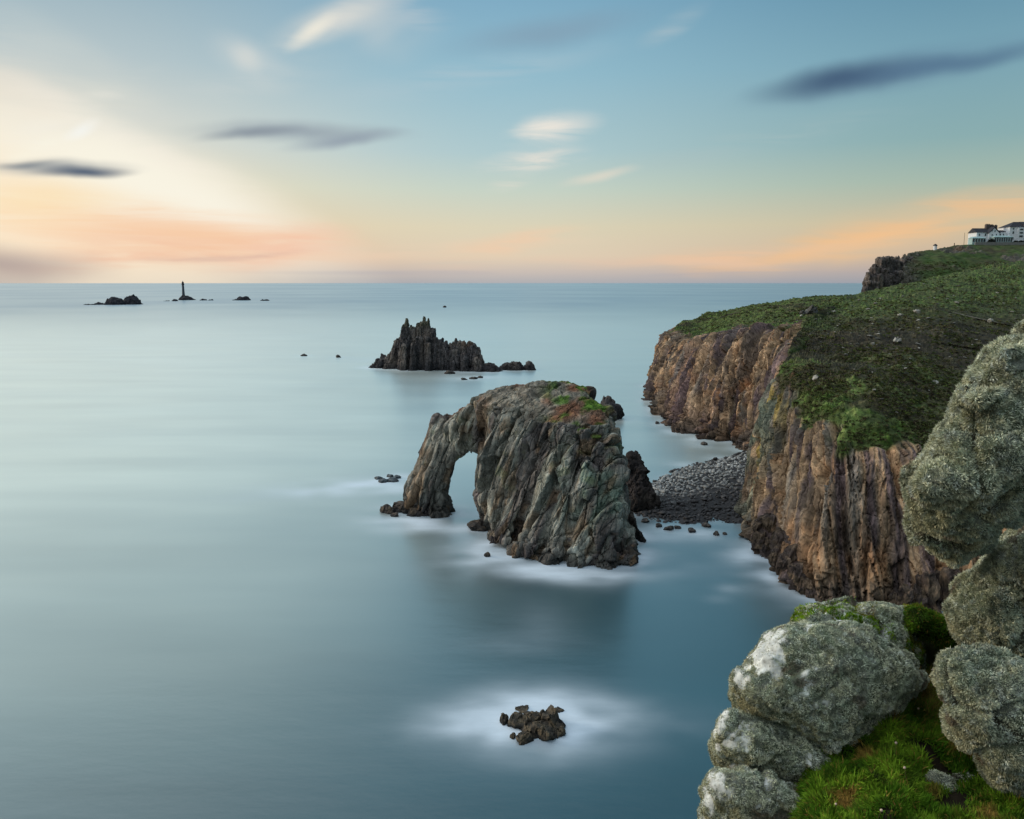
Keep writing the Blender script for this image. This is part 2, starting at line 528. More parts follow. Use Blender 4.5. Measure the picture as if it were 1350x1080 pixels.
def CLOUDS(t):
    fine, flat, diag, drop, soft = t['s_fine'], t['s_flat'], t['s_diag'], t['s_drop'], t['s_soft']
    return [
        # the bright fan on the left and its warm foot
        (20, 290, 600, 230, -25, (250, 236, 212), 0.75, soft, 0.0),
        (60, 240, 560, 210, -28, (248, 236, 218), 0.5, diag, 0.0),
        (60, 280, 520, 170, -26, (255, 239, 214), 1.0, None, 0.0),
        (250, 265, 330, 84, -24, (255, 249, 234), 1.0, None, 0.0),
        (150, 225, 240, 80, -20, (255, 249, 232), 0.9, None, 0.0),
        (120, 292, 330, 60, -6, (255, 222, 182), 0.85, flat, 0.0),
        (60, 262, 150, 46, 0, (255, 228, 182), 0.6, None, 0.0),
        (260, 316, 300, 52, -4, (252, 208, 176), 0.8, None, 0.0),
        (300, 312, 240, 46, -6, (252, 206, 170), 0.8, flat, 0.0),
        (250, 325, 200, 24, 6, (250, 198, 164), 0.6, fine, 0.0),
        (380, 322, 130, 38, 8, (251, 200, 174), 0.7, fine, 0.0),
        (150, 342, 170, 18, 3, (247, 196, 168), 0.7, flat, 0.0),
        (200, 330, 260, 40, 0, (246, 200, 172), 0.5, fine, 0.0),
        (0, 346, 190, 36, -3, (178, 164, 162), 0.9, None, 0.0),
        (300, 338, 160, 8, 4, (200, 170, 168), 0.5, flat, 0.0),
        (105, 172, 34, 14, 30, (255, 255, 250), 0.8, None, 0.0),
        (40, 200, 70, 16, 24, (255, 252, 236), 0.6, fine, 0.0),
        (10, 130, 130, 60, -25, (240, 228, 212), 0.5, soft, 0.0),
        (190, 190, 260, 26, -24, (255, 246, 232), 0.45, diag, 0.0),
        (90, 150, 160, 22, 28, (250, 244, 232), 0.4, fine, 0.0),
        (120, 110, 200, 60, -34, (226, 226, 214), 0.4, soft, 0.0),
        # pale plumes
        (450, 22, 120, 38, 20, (232, 228, 218), 0.6, None, 0.0),
        (440, 26, 110, 30, 27, (240, 234, 222), 0.7, drop, 0.0),
        (412, 40, 52, 18, 34, (250, 243, 226), 0.8, None, 0.0),
        (510, 34, 95, 56, -12, (212, 216, 214), 0.55, soft, 0.0),
        (540, 10, 80, 30, -20, (206, 212, 214), 0.4, fine, 0.0),
        (335, 82, 84, 38, -28, (226, 226, 220), 0.7, soft, 0.0),
        (326, 76, 36, 22, -30, (236, 232, 222), 0.4, None, 0.0),
        (728, 170, 80, 30, 10, (240, 234, 224), 0.9, fine, 0.0),
        (715, 168, 50, 18, 8, (250, 240, 226), 0.6, None, 0.0),
        (700, 212, 95, 24, 10, (240, 232, 220), 0.9, fine, 0.0),
        (675, 242, 46, 14, 12, (236, 228, 214), 0.7, fine, 0.0),
        (790, 234, 66, 11, 12, (228, 222, 206), 0.8, None, 0.0),
        (560, 330, 300, 14, 4, (244, 214, 188), 0.5, flat, 0.0),
        (250, 130, 260, 40, 14, (214, 218, 214), 0.3, fine, 0.0),
        (620, 100, 260, 30, 12, (186, 204, 212), 0.4, fine, 0.0),
        (980, 190, 300, 26, 12, (176, 196, 196), 0.35, fine, 0.0),
        (890, 30, 70, 20, 30, (176, 196, 204), 0.6, drop, 0.0),
        # dark streaks
        (1160, 99, 270, 36, 13, (92, 122, 152), 0.6, None, 0.0),
        (1110, 106, 165, 29, 11, (62, 88, 118), 0.95, None, 0.0),
        (1260, 80, 230, 20, 12, (80, 112, 142), 0.75, None, 0.0),
        (395, 176, 175, 20, -1, (152, 164, 174), 0.85, None, 0.0),
        (335, 177, 90, 11, 4, (134, 144, 156), 0.8, None, 0.0),
        (455, 187, 100, 14, 9, (146, 158, 172), 0.8, None, 0.0),
        (80, 221, 130, 17, 0, (140, 148, 156), 0.8, None, 0.0),
        (112, 226, 84, 11, 0, (74, 90, 116), 1.0, None, 0.0),
        (36, 217, 60, 8, 3, (118, 128, 140), 0.8, None, 0.0),
        (720, 44, 180, 32, 12, (132, 158, 178), 0.6, None, 0.0),
        # warm band on the right, low pink bank, grey line on the horizon
        (1150, 310, 420, 46, 11, (232, 200, 160), 0.7, soft, 0.0),
        (1140, 314, 400, 32, 11, (246, 198, 148), 1.0, fine, 0.0),
        (1100, 322, 300, 14, 12, (250, 200, 150), 0.6, None, 0.0),
        (1300, 272, 260, 32, 10, (238, 196, 150), 0.9, fine, 0.0),
        (980, 338, 300, 20, 5, (244, 202, 166), 0.85, flat, 0.0),
        (680, 318, 120, 22, 10, (246, 210, 178), 0.9, fine, 0.0),
        (760, 348, 460, 14, 0, (240, 206, 180), 0.5, flat, 0.0),
        (760, 361, 560, 6, 0, (176, 176, 186), 0.75, flat, 0.0, False),
    ]

build_world()
sun_d = bpy.data.lights.new('sun', 'SUN'); sun = bpy.data.objects.new('sun', sun_d); COL.objects.link(sun)
sun_d.energy = 1.9; sun_d.angle = math.radians(22); sun_d.color = (1.0, 0.84, 0.66)
_sd = Vector((math.sin(SUN_AZ) * math.cos(SUN_EL), math.cos(SUN_AZ) * math.cos(SUN_EL), math.sin(SUN_EL)))
sun.rotation_euler = _sd.to_track_quat('Z', 'Y').to_euler()
sun.location = _sd * 300

# ------------------------------------------------------------------ headland
HC = [
 # base(u,v)      edge(u,v,Y)       slope points (u,v,Y) x4
 ((1800, 980), (1800, 700, 105), (1800, 660, 115), (1800, 560, 170), (1800, 430, 300), (1800, 345, 480)),
 ((1450, 860), (1400, 640, 128), (1440, 590, 140), (1470, 500, 200), (1500, 420, 320), (1530, 345, 500)),
 ((1290, 812), (1270, 612, 138), (1290, 570, 148), (1330, 490, 210), (1370, 410, 340), (1400, 342, 540)),
 ((1200, 806), (1205, 588, 143), (1220, 555, 152), (1270, 475, 215), (1310, 405, 350), (1345, 341, 560)),
 ((1120, 797), (1150, 556, 146), (1165, 520, 157), (1210, 455, 225), (1255, 400, 350), (1290, 352, 540)),
 ((1065, 788), (1110, 541, 150), (1125, 505, 163), (1165, 448, 235), (1205, 398, 360), (1240, 362, 530)),
 ((1030, 752), (1075, 521, 160), (1090, 488, 173), (1120, 440, 245), (1155, 402, 360), (1195, 371, 520)),
 ((1000, 714), (1045, 500, 172), (1057, 472, 186), (1085, 435, 255), (1115, 403, 370), (1160, 379, 515)),
 ((985, 686), (1027, 489, 186), (1034, 465, 200), (1060, 428, 270), (1090, 402, 380), (1140, 385, 510)),
 ((1012, 640), (1068, 452, 235), (1077, 440, 250), (1087, 420, 300), (1105, 400, 390), (1130, 386, 500)),
 ((990, 590), (1078, 428, 285), (1084, 420, 300), (1090, 410, 340), (1096, 400, 400), (1115, 389, 480)),
 ((940, 577), (1000, 431, 305), (1015, 420, 325), (1035, 408, 370), (1050, 400, 420), (1078, 391, 480)),
 ((890, 560), (950, 438, 325), (965, 428, 345), (985, 413, 390), (1000, 405, 430), (1024, 398, 475)),
 ((873, 535), (915, 447, 352), (928, 437, 372), (945, 423, 405), (957, 415, 435), (975, 408, 470)),
 ((863, 514), (890, 431, 398), (897, 428, 410), (909, 424, 425), (920, 419, 440), (936, 413, 460)),
 ((876, 500), (899, 429, 430), (905, 427, 440), (914, 424, 450), (924, 419, 465), (938, 414, 480)),
 ((960, 482), (945, 417, 490), (950, 415, 495), (955, 413, 500), (962, 412, 505), (970, 411, 510)),
 ((1130, 455), (1050, 398, 500), (1055, 397, 505), (1060, 396, 510), (1065, 395, 515), (1075, 394, 520)),
]
ctrl = []
for c in HC:
    b = sea(*c[0]); e = at(*c[1]); h = [at(*q) for q in c[2:]]
    out = (b - e) * np.array([1, 1, 0]); out /= np.linalg.norm(out)
    m1 = b + (e - b) * np.array([0.22, 0.22, 0.33]); m2 = b + (e - b) * np.array([0.55, 0.55, 0.70])
    back = h[3] + np.array([h[3][0] * 0.08, 45, -16.0])
    ctrl.append([b + out * 1.5 + np.array([0, 0, -4.0]), b, m1, m2, e] + h + [back])
ctrl = np.array(ctrl)                                   # [ncol][10][3]
rows_n = [8, 44, 46, 46, 26, 56, 60, 50, 8]             # samples per interval
tcol = [0.0]
for i in range(len(ctrl) - 1):
    a, b2 = ctrl[i, 4], ctrl[i + 1, 4]
    d = max(np.linalg.norm(b2 - a), np.linalg.norm(ctrl[i + 1, 1] - ctrl[i, 1]))
    tcol.append(tcol[-1] + d / (0.0015 * (a[1] + b2[1]) / 2))
ncol = int(tcol[-1])
ts = np.linspace(0, tcol[-1], ncol)
cc = np.stack([np.stack([np.interp(ts, tcol, ctrl[:, r, k]) for k in range(3)], 1) for r in range(10)], 1)
rowpos = np.concatenate([np.linspace(i, i + 1, n, endpoint=False) for i, n in enumerate(rows_n)] + [[9.0]])
i0 = np.minimum(rowpos.astype(int), 8); fr = (rowpos - i0)[None, :, None]
G = cc[:, i0] * (1 - fr) + cc[:, i0 + 1] * fr           # [ncol][nrow][3]
nrow = len(rowpos)


def smooth_axis(A, n, axis):
    k = np.hanning(n + 2)[1:-1]; k /= k.sum()
    pad = [(0, 0)] * 3; pad[axis] = (n // 2, n // 2)
    P = np.pad(A, pad, mode='edge')
    return np.apply_along_axis(lambda m: np.convolve(m, k, 'valid'), axis, P)


G2 = smooth_axis(smooth_axis(G, 41, 0), 21, 1)
HV = G2.reshape(-1, 3)
HF = grid_faces(ncol, nrow)
RT = np.tile(rowpos, ncol)
HN = vnormals(HV, HF)
if HN[:, 2].mean() < 0:
    HF = HF[:, ::-1]; HN = -HN
# where turf begins: above the edge, ragged, running down the gullies
wob = fbm(HV * 0.055, 4, 40) * 0.55 + fbm(HV * 0.3, 3, 41) * 0.22
tong = fbm(np.stack([HV[:, 0] * 0.10, HV[:, 1] * 0.10, HV[:, 2] * 0.02], 1), 3, 42)   # tongues of turf down the gullies
grassy = sstep(-0.12, 0.12, RT - 3.93 + wob * np.where(RT < 4.2, 1.1, 0.3) + 0.10 + np.clip(tong, -0.08, 0.6) * np.where(RT < 4.2, 1.25, 0.0) * np.interp(HV[:, 1], [220, 270], [1, 0.5]))
DIST = HV[:, 1]
# lean: ribs lean to the left going down on the near buttress
lean = np.interp(DIST, [120, 150, 190, 300], [0.15, 0.28, 0.42, 0.2])
q = HV.copy()
along = np.cumsum(np.r_[0, np.linalg.norm(np.diff(G2[:, 60], axis=0), axis=1)])
S = np.repeat(along, nrow)
zz = HV[:, 2]
Q = np.stack([S - lean * zz, zz, HV[:, 1] * 0.0], 1)
w1 = fbm(Q * np.array([0.07, 0.02, 0]), 3, 50); w2 = fbm(Q * np.array([0.22, 0.07, 0]), 2, 51)
Qr = Q * np.array([1, 0.055, 0]) + np.stack([w1 * 3 + w2 * 0.5, w2 * 0.3, w1], 1)
big = ridged(Qr * 0.085, 2, 60)
rib = ridged(Qr * 0.26, 3, 61)
F1, F2, ID, TS = facets(Q * np.array([0.30, 0.040, 0]) + np.stack([w1 * 0.5, w2 * 0.15, w1 * 0], 1), 62)
slab = (ID - 0.5) * 2.0 + TS * 2.2 - 1.1 * np.exp(-(F2 - F1) / 0.05)
H1, H2, HI, TH = facets(Q * np.array([0.80, 0.13, 0]) + np.stack([w2 * 0.4, w1 * 0.4, w1 * 0], 1), 63)
blk = (HI - 0.5) * 0.9 + TH * 1.1 - 0.5 * np.exp(-(H2 - H1) / 0.06)
K1, K2, KI = worley(HV * np.array([1, 1, 0.7]) * 0.9, 64)
crag = (KI - 0.5) * 0.5
patch = sstep(-0.15, 0.25, fbm(Q * np.array([0.06, 0.05, 0]) + 3, 3, 68))   # broken ground between smooth slabs
B1, B2, BI, TB = facets(np.stack([Q[:, 0] * 0.42 + zz * 0.10, zz * 0.09 - Q[:, 0] * 0.04, w1 * 0], 1) + np.stack([w2 * 0.5, w2 * 0.3, w1 * 0], 1), 69)
broken = patch * ((BI - 0.5) * 1.3 + TB * 1.3 - 0.8 * np.exp(-(B2 - B1) / 0.06))
D1, D2, DI, TD = facets(np.stack([Q[:, 0] * 0.95 + zz * 0.2, zz * 0.24, w1 * 0], 1) + np.stack([w2 * 0.6, w2 * 0.3, w1 * 0], 1), 75)
broken += (0.1 + 0.5 * patch) * ((DI - 0.5) * 0.7 + TD * 0.7 - 0.4 * np.exp(-(D2 - D1) / 0.07))
cleft = -(2.4 + 2.2 * sstep(230, 280, DIST)) * np.exp(-(np.abs(perlin(Q * np.array([0.085, 0.012, 0]) + np.stack([w2 * 0.15, w1 * 0.1, w1 * 0], 1), 76)) / 0.05) ** 1.3)
low = sstep(1.6, 1.0, RT)                               # broken rock at the foot
L1, L2, LI, TLo = facets(HV * np.array([0.4, 0.4, 0.5]), 65)
foot = low * ((LI - 0.3) * 2.0 + TLo * 1.6 - 0.9 * np.exp(-(L2 - L1) / 0.12))
rock_d = big * 1.5 + rib * 0.3 + slab * (1 - 0.5 * patch) + blk * 0.8 + broken + cleft + crag * 0.15 + fbm(HV * 0.9, 3, 66) * 0.16 + foot
# deeper gullies and stronger relief on the far face
far = sstep(230, 280, DIST)
rock_d = rock_d * (1 + 0.45 * far) + far * 3.4 * ridged(Qr * 0.045, 2, 67)
edge_f = sstep(4.0, 3.6, RT) * 0.6 + 0.4
turf_d = fbm(HV * 0.035, 3, 70) * 2.2 + fbm(HV * 0.16, 3, 71) * 0.7 + np.abs(fbm(HV * 0.55, 3, 72)) * 0.8
T1, T2, TI = worley(HV * 0.5, 73)
turf_d += (0.5 - np.minimum(F1, 1)) * 0.0 + sstep(0.55, 0.1, T1) * (TI > 0.45) * 0.55
fade = sstep(8.6, 7.9, RT)
grad = 1 - grassy
HN2 = HN.copy(); HN2[:, 2] *= 0.45; HN2 /= np.linalg.norm(HN2, axis=1)[:, None]
Nmix = HN2 * grad[:, None] + HN * grassy[:, None]
HVd = HV + Nmix * ((rock_d * edge_f * grad + turf_d * grassy) * (0.25 + 0.75 * fade))[:, None]
HNd = vnormals(HVd, HF)

# colours
z0 = HVd[:, 2]
nA = fbm(HV * 0.045, 3, 80); nB = fbm(HV * 0.11, 4, 81); nC = fbm(HV * 0.4, 3, 82)
st = fbm(Qr * np.array([0.55, 0.8, 1]), 4, 83)          # streaks along the ribs
def pal(*cs): return [np.array(lin(c)) for c in cs]
TAN, ORG, PUR, GRY, GRN, YEL, DRK, BRN = pal((164, 136, 106), (162, 118, 82), (92, 78, 78), (112, 108, 100), (100, 106, 92), (146, 126, 64), (54, 50, 48), (98, 84, 72))
def mixc(c, k, t): return c * (1 - t[:, None]) + k[None] * t[:, None]
RC = np.tile(BRN, (len(HV), 1))
U_ = S / S.max()
RC = mixc(RC, TAN, sstep(-0.25, 0.35, st + nA * 0.5 + 0.12))
RC = mixc(RC, ORG, sstep(0.1, 0.6, nB + st * 0.6) * 0.55)
RC = mixc(RC, PUR, sstep(0.0, 0.35, -st + nA * 0.6 - 0.02) * 0.95)
RC = mixc(RC, GRY, sstep(0.1, 0.5, fbm(Qr * 0.3, 3, 84)) * 0.7)
# left shoulder of the near buttress: grey green with ochre lichen
uu = 675 + F_PX * HV[:, 0] / HV[:, 1]
butt = sstep(182, 165, DIST) * 0 + sstep(152, 172, DIST) * sstep(235, 200, DIST)
RC = mixc(RC, GRN, butt * sstep(-0.35, 0.25, nB + 0.15))
RC = mixc(RC, YEL, butt * sstep(0.15, 0.5, fbm(Qr * np.array([0.35, 0.5, 1]) + 9, 3, 85)) * sstep(3, 8, z0) * 0.85)
RC = mixc(RC, np.array(lin((96, 76, 74))), far * sstep(-0.1, 0.4, nA + st * 0.4) * 0.6)
wet = sstep(7.0, 1.0, z0 + nB * 3.0)
RC = mixc(RC, DRK, wet * 0.72)
RC *= (1 + 0.34 * (HI - 0.5) + 0.55 * (ID - 0.5) + 0.35 * (BI - 0.5) * patch + 0.3 * (DI - 0.5) + 0.35 * nC)[:, None]
GA, GB, GH, GD, GT = pal((78, 86, 50), (68, 92, 38), (56, 48, 38), (90, 90, 58), (108, 100, 72))
TC = np.tile(GA, (len(HV), 1))
gm = fbm(HV * 0.02, 3, 90); gm2 = fbm(HV * 0.09, 4, 91); gm3 = fbm(HV * 0.35, 3, 92)
TC = mixc(TC, GD, sstep(-0.1, 0.4, gm2))
TC = mixc(TC, GB, np.clip(sstep(0.0, 0.35, gm3 + 0.2 * gm2) * 0.8 + sstep(4.9, 4.1, RT) * 0.45 + far * 0.3, 0, 1))
heath = sstep(-0.3, 0.25, gm * 1.0 + gm2 * 0.55 + sstep(4.7, 5.6, RT) * 0.75 - 0.38) * sstep(300, 215, DIST + HV[:, 0] * -0.6 + 40)
heath = np.maximum(heath, sstep(0.08, 0.3, fbm(HV * np.array([0.035, 0.06, 0.06]), 4, 93)) * 0.85)
heath *= sstep(7.6, 6.4, RT) * 0.75 + 0.25
TC = mixc(TC, GH, heath * 0.9)
TC = mixc(TC, GT, sstep(0.25, 0.6, gm3) * 0.3)
bare = sstep(0.5, 0.75, fbm(HV * 0.25, 3, 94)) * sstep(5.0, 4.0, RT)
TC = mixc(TC, np.array(lin((92, 62, 48))), bare * 0.8)
TC *= (1 + 0.5 * gm3 + 0.35 * (TI - 0.5))[:, None]
HCOL = RC * grad[:, None] + TC * grassy[:, None]
headland = mesh_obj('headland', HVd, HF, M['cliff'], smooth=False, cols=np.clip(HCOL, 0.004, 0.9))
tag(headland, 'long granite headland with a heath slope over tan and purple cliffs', kind='structure')
BV_HEAD = BVHTree.FromPolygons([tuple(v) for v in HVd], [tuple(int(i) for i in f) for f in HF])

# ------------------------------------------------------------------ far hill with the granite point
FC = [
 ((1140, 402, 575), (1143, 392, 585), (1146, 388, 592), (1150, 384, 600)),
 ((1150, 400, 575), (1154, 378, 585), (1158, 366, 592), (1162, 358, 602)),
 ((1164, 396, 570), (1168, 368, 582), (1172, 353, 592), (1176, 345, 604)),
 ((1180, 392, 565), (1184, 364, 580), (1188, 348, 596), (1192, 338, 615)),
 ((1200, 388, 560), (1202, 366, 575), (1206, 348, 600), (1208, 333, 625)),
 ((1235, 382, 560), (1238, 360, 582), (1238, 342, 606), (1233, 328, 635)),
 ((1270, 376, 560), (1272, 354, 590), (1270, 335, 614), (1268, 322.5, 645)),
 ((1310, 370, 560), (1310, 350, 590), (1310, 334, 618), (1310, 321.5, 648)),
 ((1370, 362, 560), (1370, 344, 590), (1370, 330, 620), (1370, 320.5, 650)),
 ((1500, 352, 560), (1500, 338, 590), (1500, 326, 620), (1500, 318, 650)),
]
cf = []
for c in FC:
    p = [at(*q) for q in c]
    p = [p[0] + np.array([0, 0, -8.0])] + p[1:]
    back = p[-1] + np.array([p[-1][0] / p[-1][1] * 70 + 22, 70, 1.0]); drop_ = back + np.array([back[0] / back[1] * 90 + 40, 90, -40.0])
    cf.append(p + [back, drop_])
cf = np.array(cf)
tc_ = np.r_[0, np.cumsum(np.maximum(np.linalg.norm(np.diff(cf[:, 3], axis=0), axis=1), 2.0))]
nc = 300; ts = np.linspace(0, tc_[-1], nc)
# finer over the granite point
ts = np.interp(np.linspace(0, 1, nc), [0, 0.4, 1], [0, tc_[4], tc_[-1]])
cc = np.stack([np.stack([np.interp(ts, tc_, cf[:, r, k]) for k in range(3)], 1) for r in range(6)], 1)
rp = np.concatenate([np.linspace(i, i + 1, n, endpoint=False) for i, n in enumerate([40, 50, 50, 14, 8])] + [[5.0]])
i0 = np.minimum(rp.astype(int), 4); fr = (rp - i0)[None, :, None]
G = smooth_axis(cc[:, i0] * (1 - fr) + cc[:, i0 + 1] * fr, 7, 1)
FV = G.reshape(-1, 3); FF = grid_faces(nc, len(rp)); RT2 = np.tile(rp, nc)
FN = vnormals(FV, FF)
if FN[:, 2].mean() < 0: FF = FF[:, ::-1]; FN = -FN
uf = 675 + (F_PX * FV[:, 0] / (FV[:, 1] * CP))
rockm = sstep(1228, 1176, uf + fbm(FV * 0.06, 2, 5) * 14)
out1 = sstep(0.12, 0.32, fbm(FV * np.array([0.03, 0.05, 0.05]), 4, 6)) * sstep(3.2, 2.6, RT2)
rockm = np.maximum(rockm, out1 * 0.9)
F1, F2, ID = worley(FV * np.array([0.22, 0.22, 0.08]), 7)
G1, G2_, GI = worley(FV * np.array([0.5, 0.5, 0.3]), 8)
d = rockm * ((ID - 0.4) * 4.2 + (GI - 0.5) * 1.9 - 1.6 * np.exp(-(F2 - F1) / 0.08)) + (1 - rockm) * (fbm(FV * 0.15, 4, 9) * 1.1)
d *= np.where(RT2 > 3.05, 0.25, 1.0) * np.where((uf > 1262) & (RT2 > 2.7), 0.15, 1.0)
FVd = FV + FN * d[:, None]
gm = fbm(FV * 0.05, 4, 10); gm3 = fbm(FV * 0.3, 3, 11)
TCf = np.tile(lin((66, 76, 42)), (len(FV), 1))
TCf = mixc(TCf, lin((52, 72, 30)), sstep(-0.1, 0.4, gm)); TCf = mixc(TCf, lin((54, 46, 34)), sstep(0.0, 0.5, -gm + gm3 * 0.3) * 0.8)
RCf = np.tile(lin((84, 80, 76)), (len(FV), 1)) * (0.75 + 0.6 * GI + 0.4 * (ID - 0.5))[:, None]
RCf = mixc(RCf, lin((104, 84, 66)), sstep(0.0, 0.5, fbm(FV * 0.1, 3, 12)) * 0.6)
tag(mesh_obj('hill', FVd, FF, M['far_rock'], cols=np.clip(RCf * rockm[:, None] + TCf * (1 - rockm)[:, None] * (1 + 0.5 * gm3)[:, None], .004, .9)),
    'far green hill that ends in a stepped granite point', kind='structure')
BV_HILL = BVHTree.FromPolygons([tuple(v) for v in FVd], [tuple(int(i) for i in f) for f in FF])


def hit(u, v):
    r = ray(u, v); dv = Vector(r).normalized()
    best = None
    for bv in (BV_HEAD, BV_HILL):
        h = bv.ray_cast(Vector((0, 0, CAM_H)), dv)
        if h[0] is not None and (best is None or h[3] < best[3]): best = h
    return best


# ------------------------------------------------------------------ rocks in the sea
WATERLINE = []           # points where rock meets water, with a foam strength


def note_water(V, k=1.0, every=1):
    m = np.abs(V[:, 2]) < 0.5
    P = V[m][::every]
    for p in P: WATERLINE.append((p[0], p[1], k))


ROCK_BV = []


def rock_cols(V, ca, cb, cd, wet_h, seed, top=None, N=None):
    n1 = fbm(V * np.array([0.12, 0.12, 0.05]), 4, seed); n2 = fbm(V * 0.45, 3, seed + 1)
    C = np.tile(lin(ca), (len(V), 1))
    C = mixc(C, lin(cb), sstep(-0.25, 0.35, n1))
    C = mixc(C, lin(cd), sstep(wet_h, wet_h * 0.15, V[:, 2] + n1 * wet_h * 0.4) * 0.8)
    return C * (1 + 0.45 * n2)[:, None], n1, n2


# --- the arch
body = loft_z([
    (-3, 640, 172, 836, 150, 11.0), (0, 641, 171, 832, 150.5, 10.8), (3, 640, 170, 828, 151.5, 10.8), (8, 634, 169, 823, 152.5, 10.6), (13, 634, 169, 820, 153.5, 10.4),
    (17.6, 634, 169, 814, 154.5, 10.2), (21, 634, 169.5, 810, 156, 9.8), (24, 630, 170, 803, 157.5, 9.2), (25.8, 628, 171, 796, 160, 8.2),
    (27.4, 640, 171, 784, 163, 6.6), (28.8, 672, 170, 770, 165, 4.6), (29.9, 712, 168.5, 755, 166.5, 2.4)], e=3.0)
leg = loft_z([
    (-3, 526, 181, 590, 178, 5.2), (0, 531, 181, 588, 178, 4.9), (3, 537, 181, 588, 178, 4.7), (7.7, 549, 180, 590, 177, 4.5), (12, 559, 180, 596, 176.5, 4.4),
    (16.4, 568, 179, 618, 175.5, 4.4), (19, 574, 179, 636, 175, 4.2), (21, 582, 178.5, 648, 174, 3.6), (22.3, 596, 178, 660, 173, 3.0), (23.4, 606, 177.5, 668, 172.5, 2.6)], e=2.8)
brow = loft_z([
    (15.5, 592, 177, 640, 173.5, 3.2), (17.5, 584, 177, 660, 172, 4.6), (20, 584, 177, 670, 171.5, 5.6), (22.5, 600, 176, 690, 170.5, 5.4), (24.5, 617, 175, 690, 170, 4.4), (25.8, 640, 173, 690, 170, 3.0)], e=2.8)
knobs = []
for u, v, Y, w, h in [(578, 555, 179, 5, 2.2), (590, 547, 178, 5, 2.0), (605, 540, 177.5, 4, 2.4), (618, 533, 176, 7, 2.4), (598, 545, 178, 4, 1.6), (580, 553, 178.5, 5, 1.8)]:
    z = zat(v, Y)
    knobs.append(loft_z([(z - h * 2, u - w, Y, u + w, Y, 1.6), (z - h * 0.4, u - w * 0.8, Y, u + w * 0.8, Y, 1.3), (z + 0.3, u - w * 0.5, Y, u + w * 0.5, Y, 0.8)]))
# leaning buttresses of the front face
butts = []
for (u0, v0, Y0, u1, v1, Y1, r0, r1) in [(768, 565, 151, 732, 728, 147, 2.0, 2.4), (786, 575, 150, 768, 732, 145, 1.8, 2.6), (802, 590, 149.5, 798, 737, 144, 2.2, 2.8),
                                         (748, 590, 152, 700, 722, 149, 1.9, 2.6), (722, 585, 154.5, 664, 706, 155, 1.9, 2.4), (818, 690, 150, 824, 736, 145, 1.8, 2.6)]:
    p0, p1 = at(u0, v0, Y0), at(u1, v1, Y1)
    p1 = p1 + (p1 - p0) * 0.08
    rings = []
    for t in np.linspace(0, 1, 7):
        c = p0 * (1 - t) + p1 * t; r = (r0 * (1 - t) + r1 * t) * (0.55 if t == 0 else 1)
        rings.append([(c[0] + r * math.cos(a), c[1] + r * 0.9 * math.sin(a), c[2]) for a in PH])
    butts.append(loft(rings))
V, Fq = join([body, leg, brow] + knobs + butts)
V, Fq = remesh(V, Fq, 0.19)
V = laplace(V, Fq, 5)
N = vnormals(V, Fq)
topm = sstep(0.55, 0.85, N[:, 2]) * sstep(19, 23, V[:, 2]) * sstep(-18, -10, V[:, 0])
sx_ = V[:, 0] * 0.82 - V[:, 1] * 0.57 - 0.33 * V[:, 2]; sy_ = V[:, 0] * 0.57 + V[:, 1] * 0.82
q = np.stack([sx_, sy_, V[:, 2]], 1)
w1 = fbm(q * np.array([0.09, 0.09, 0.03]), 3, 150)
Q = q * np.array([1, 0.7, 0.055]) + np.stack([w1 * 1.6, w1, w1 * 0.2], 1)
d = 0.8 * ridged(Q * 0.19, 2, 151)
F1, F2, ID, TS = facets(Q * np.array([0.27, 0.27, 0.7]), 152)
d += 1.5 * (ID - 0.5) + 1.9 * TS - 0.8 * np.exp(-(F2 - F1) / 0.05)
G1, G2_, GI, TG = facets(q * np.array([0.85, 0.6, 0.22]) + w1[:, None] * 0.4, 153)
d += 0.5 * (GI - 0.5) + 0.5 * TG - 0.35 * np.exp(-(G2_ - G1) / 0.06)
lowm = sstep(5.0, 1.0, V[:, 2])
L1, L2, LI, TLo = facets(V * 0.42, 154)
d += lowm * ((LI - 0.55) * 1.3 + 0.9 * TLo - 0.6 * np.exp(-(L2 - L1) / 0.1))
d = d * (1 - 0.75 * topm) + fbm(V * 0.9, 3, 155) * 0.14 + topm * 0.35 * fbm(V * 0.5, 4, 156)
Vd = V + N * d[:, None]
C, n1, n2 = rock_cols(V, (118, 118, 112), (146, 146, 136), (54, 52, 52), 6.0, 160)
C = mixc(C, lin((104, 124, 110)), sstep(2, 16, V[:, 0]) * sstep(4, 10, V[:, 2]) * sstep(24, 19, V[:, 2]) * sstep(-0.2, 0.4, fbm(V * 0.25, 3, 161)) * 0.75)
C = mixc(C, lin((84, 74, 76)), sstep(0.0, 0.4, fbm(Q * 0.25, 3, 162)) * 0.7)
C = mixc(C, lin((132, 106, 78)), sstep(0.12, 0.45, fbm(Q * np.array([0.4, 0.4, 1.2]) + 4, 3, 163)) * 0.55)
C = mixc(C, lin((98, 104, 58)), sstep(0.3, 0.6, fbm(V * 0.3 + 7, 3, 164)) * sstep(8, 14, V[:, 2]) * 0.4)
C = mixc(C, lin((118, 112, 100)), topm * 0.8)
C = mixc(C, lin((122, 76, 50)), topm * sstep(0.0, 0.4, fbm(V * np.array([.1, .1, .1]) + 3, 3, 165) + sstep(2, 12, V[:, 0]) * 0.3) * 0.8)
C = mixc(C, lin((70, 102, 30)), topm * sstep(4, 10, V[:, 0]) * sstep(-0.15, 0.25, fbm(V * 0.22 + 1, 3, 166) + 0.1) * 0.95)
C *= (1 + 0.35 * (GI - 0.5))[:, None]
arch = mesh_obj('sea_arch', Vd, Fq, M['stack'], smooth=False, cols=np.clip(C, .004, .9))
tag(arch, 'large grey green rock island with a tall arch through its left end', 'sea arch')
note_water(Vd, 1.0, 2)

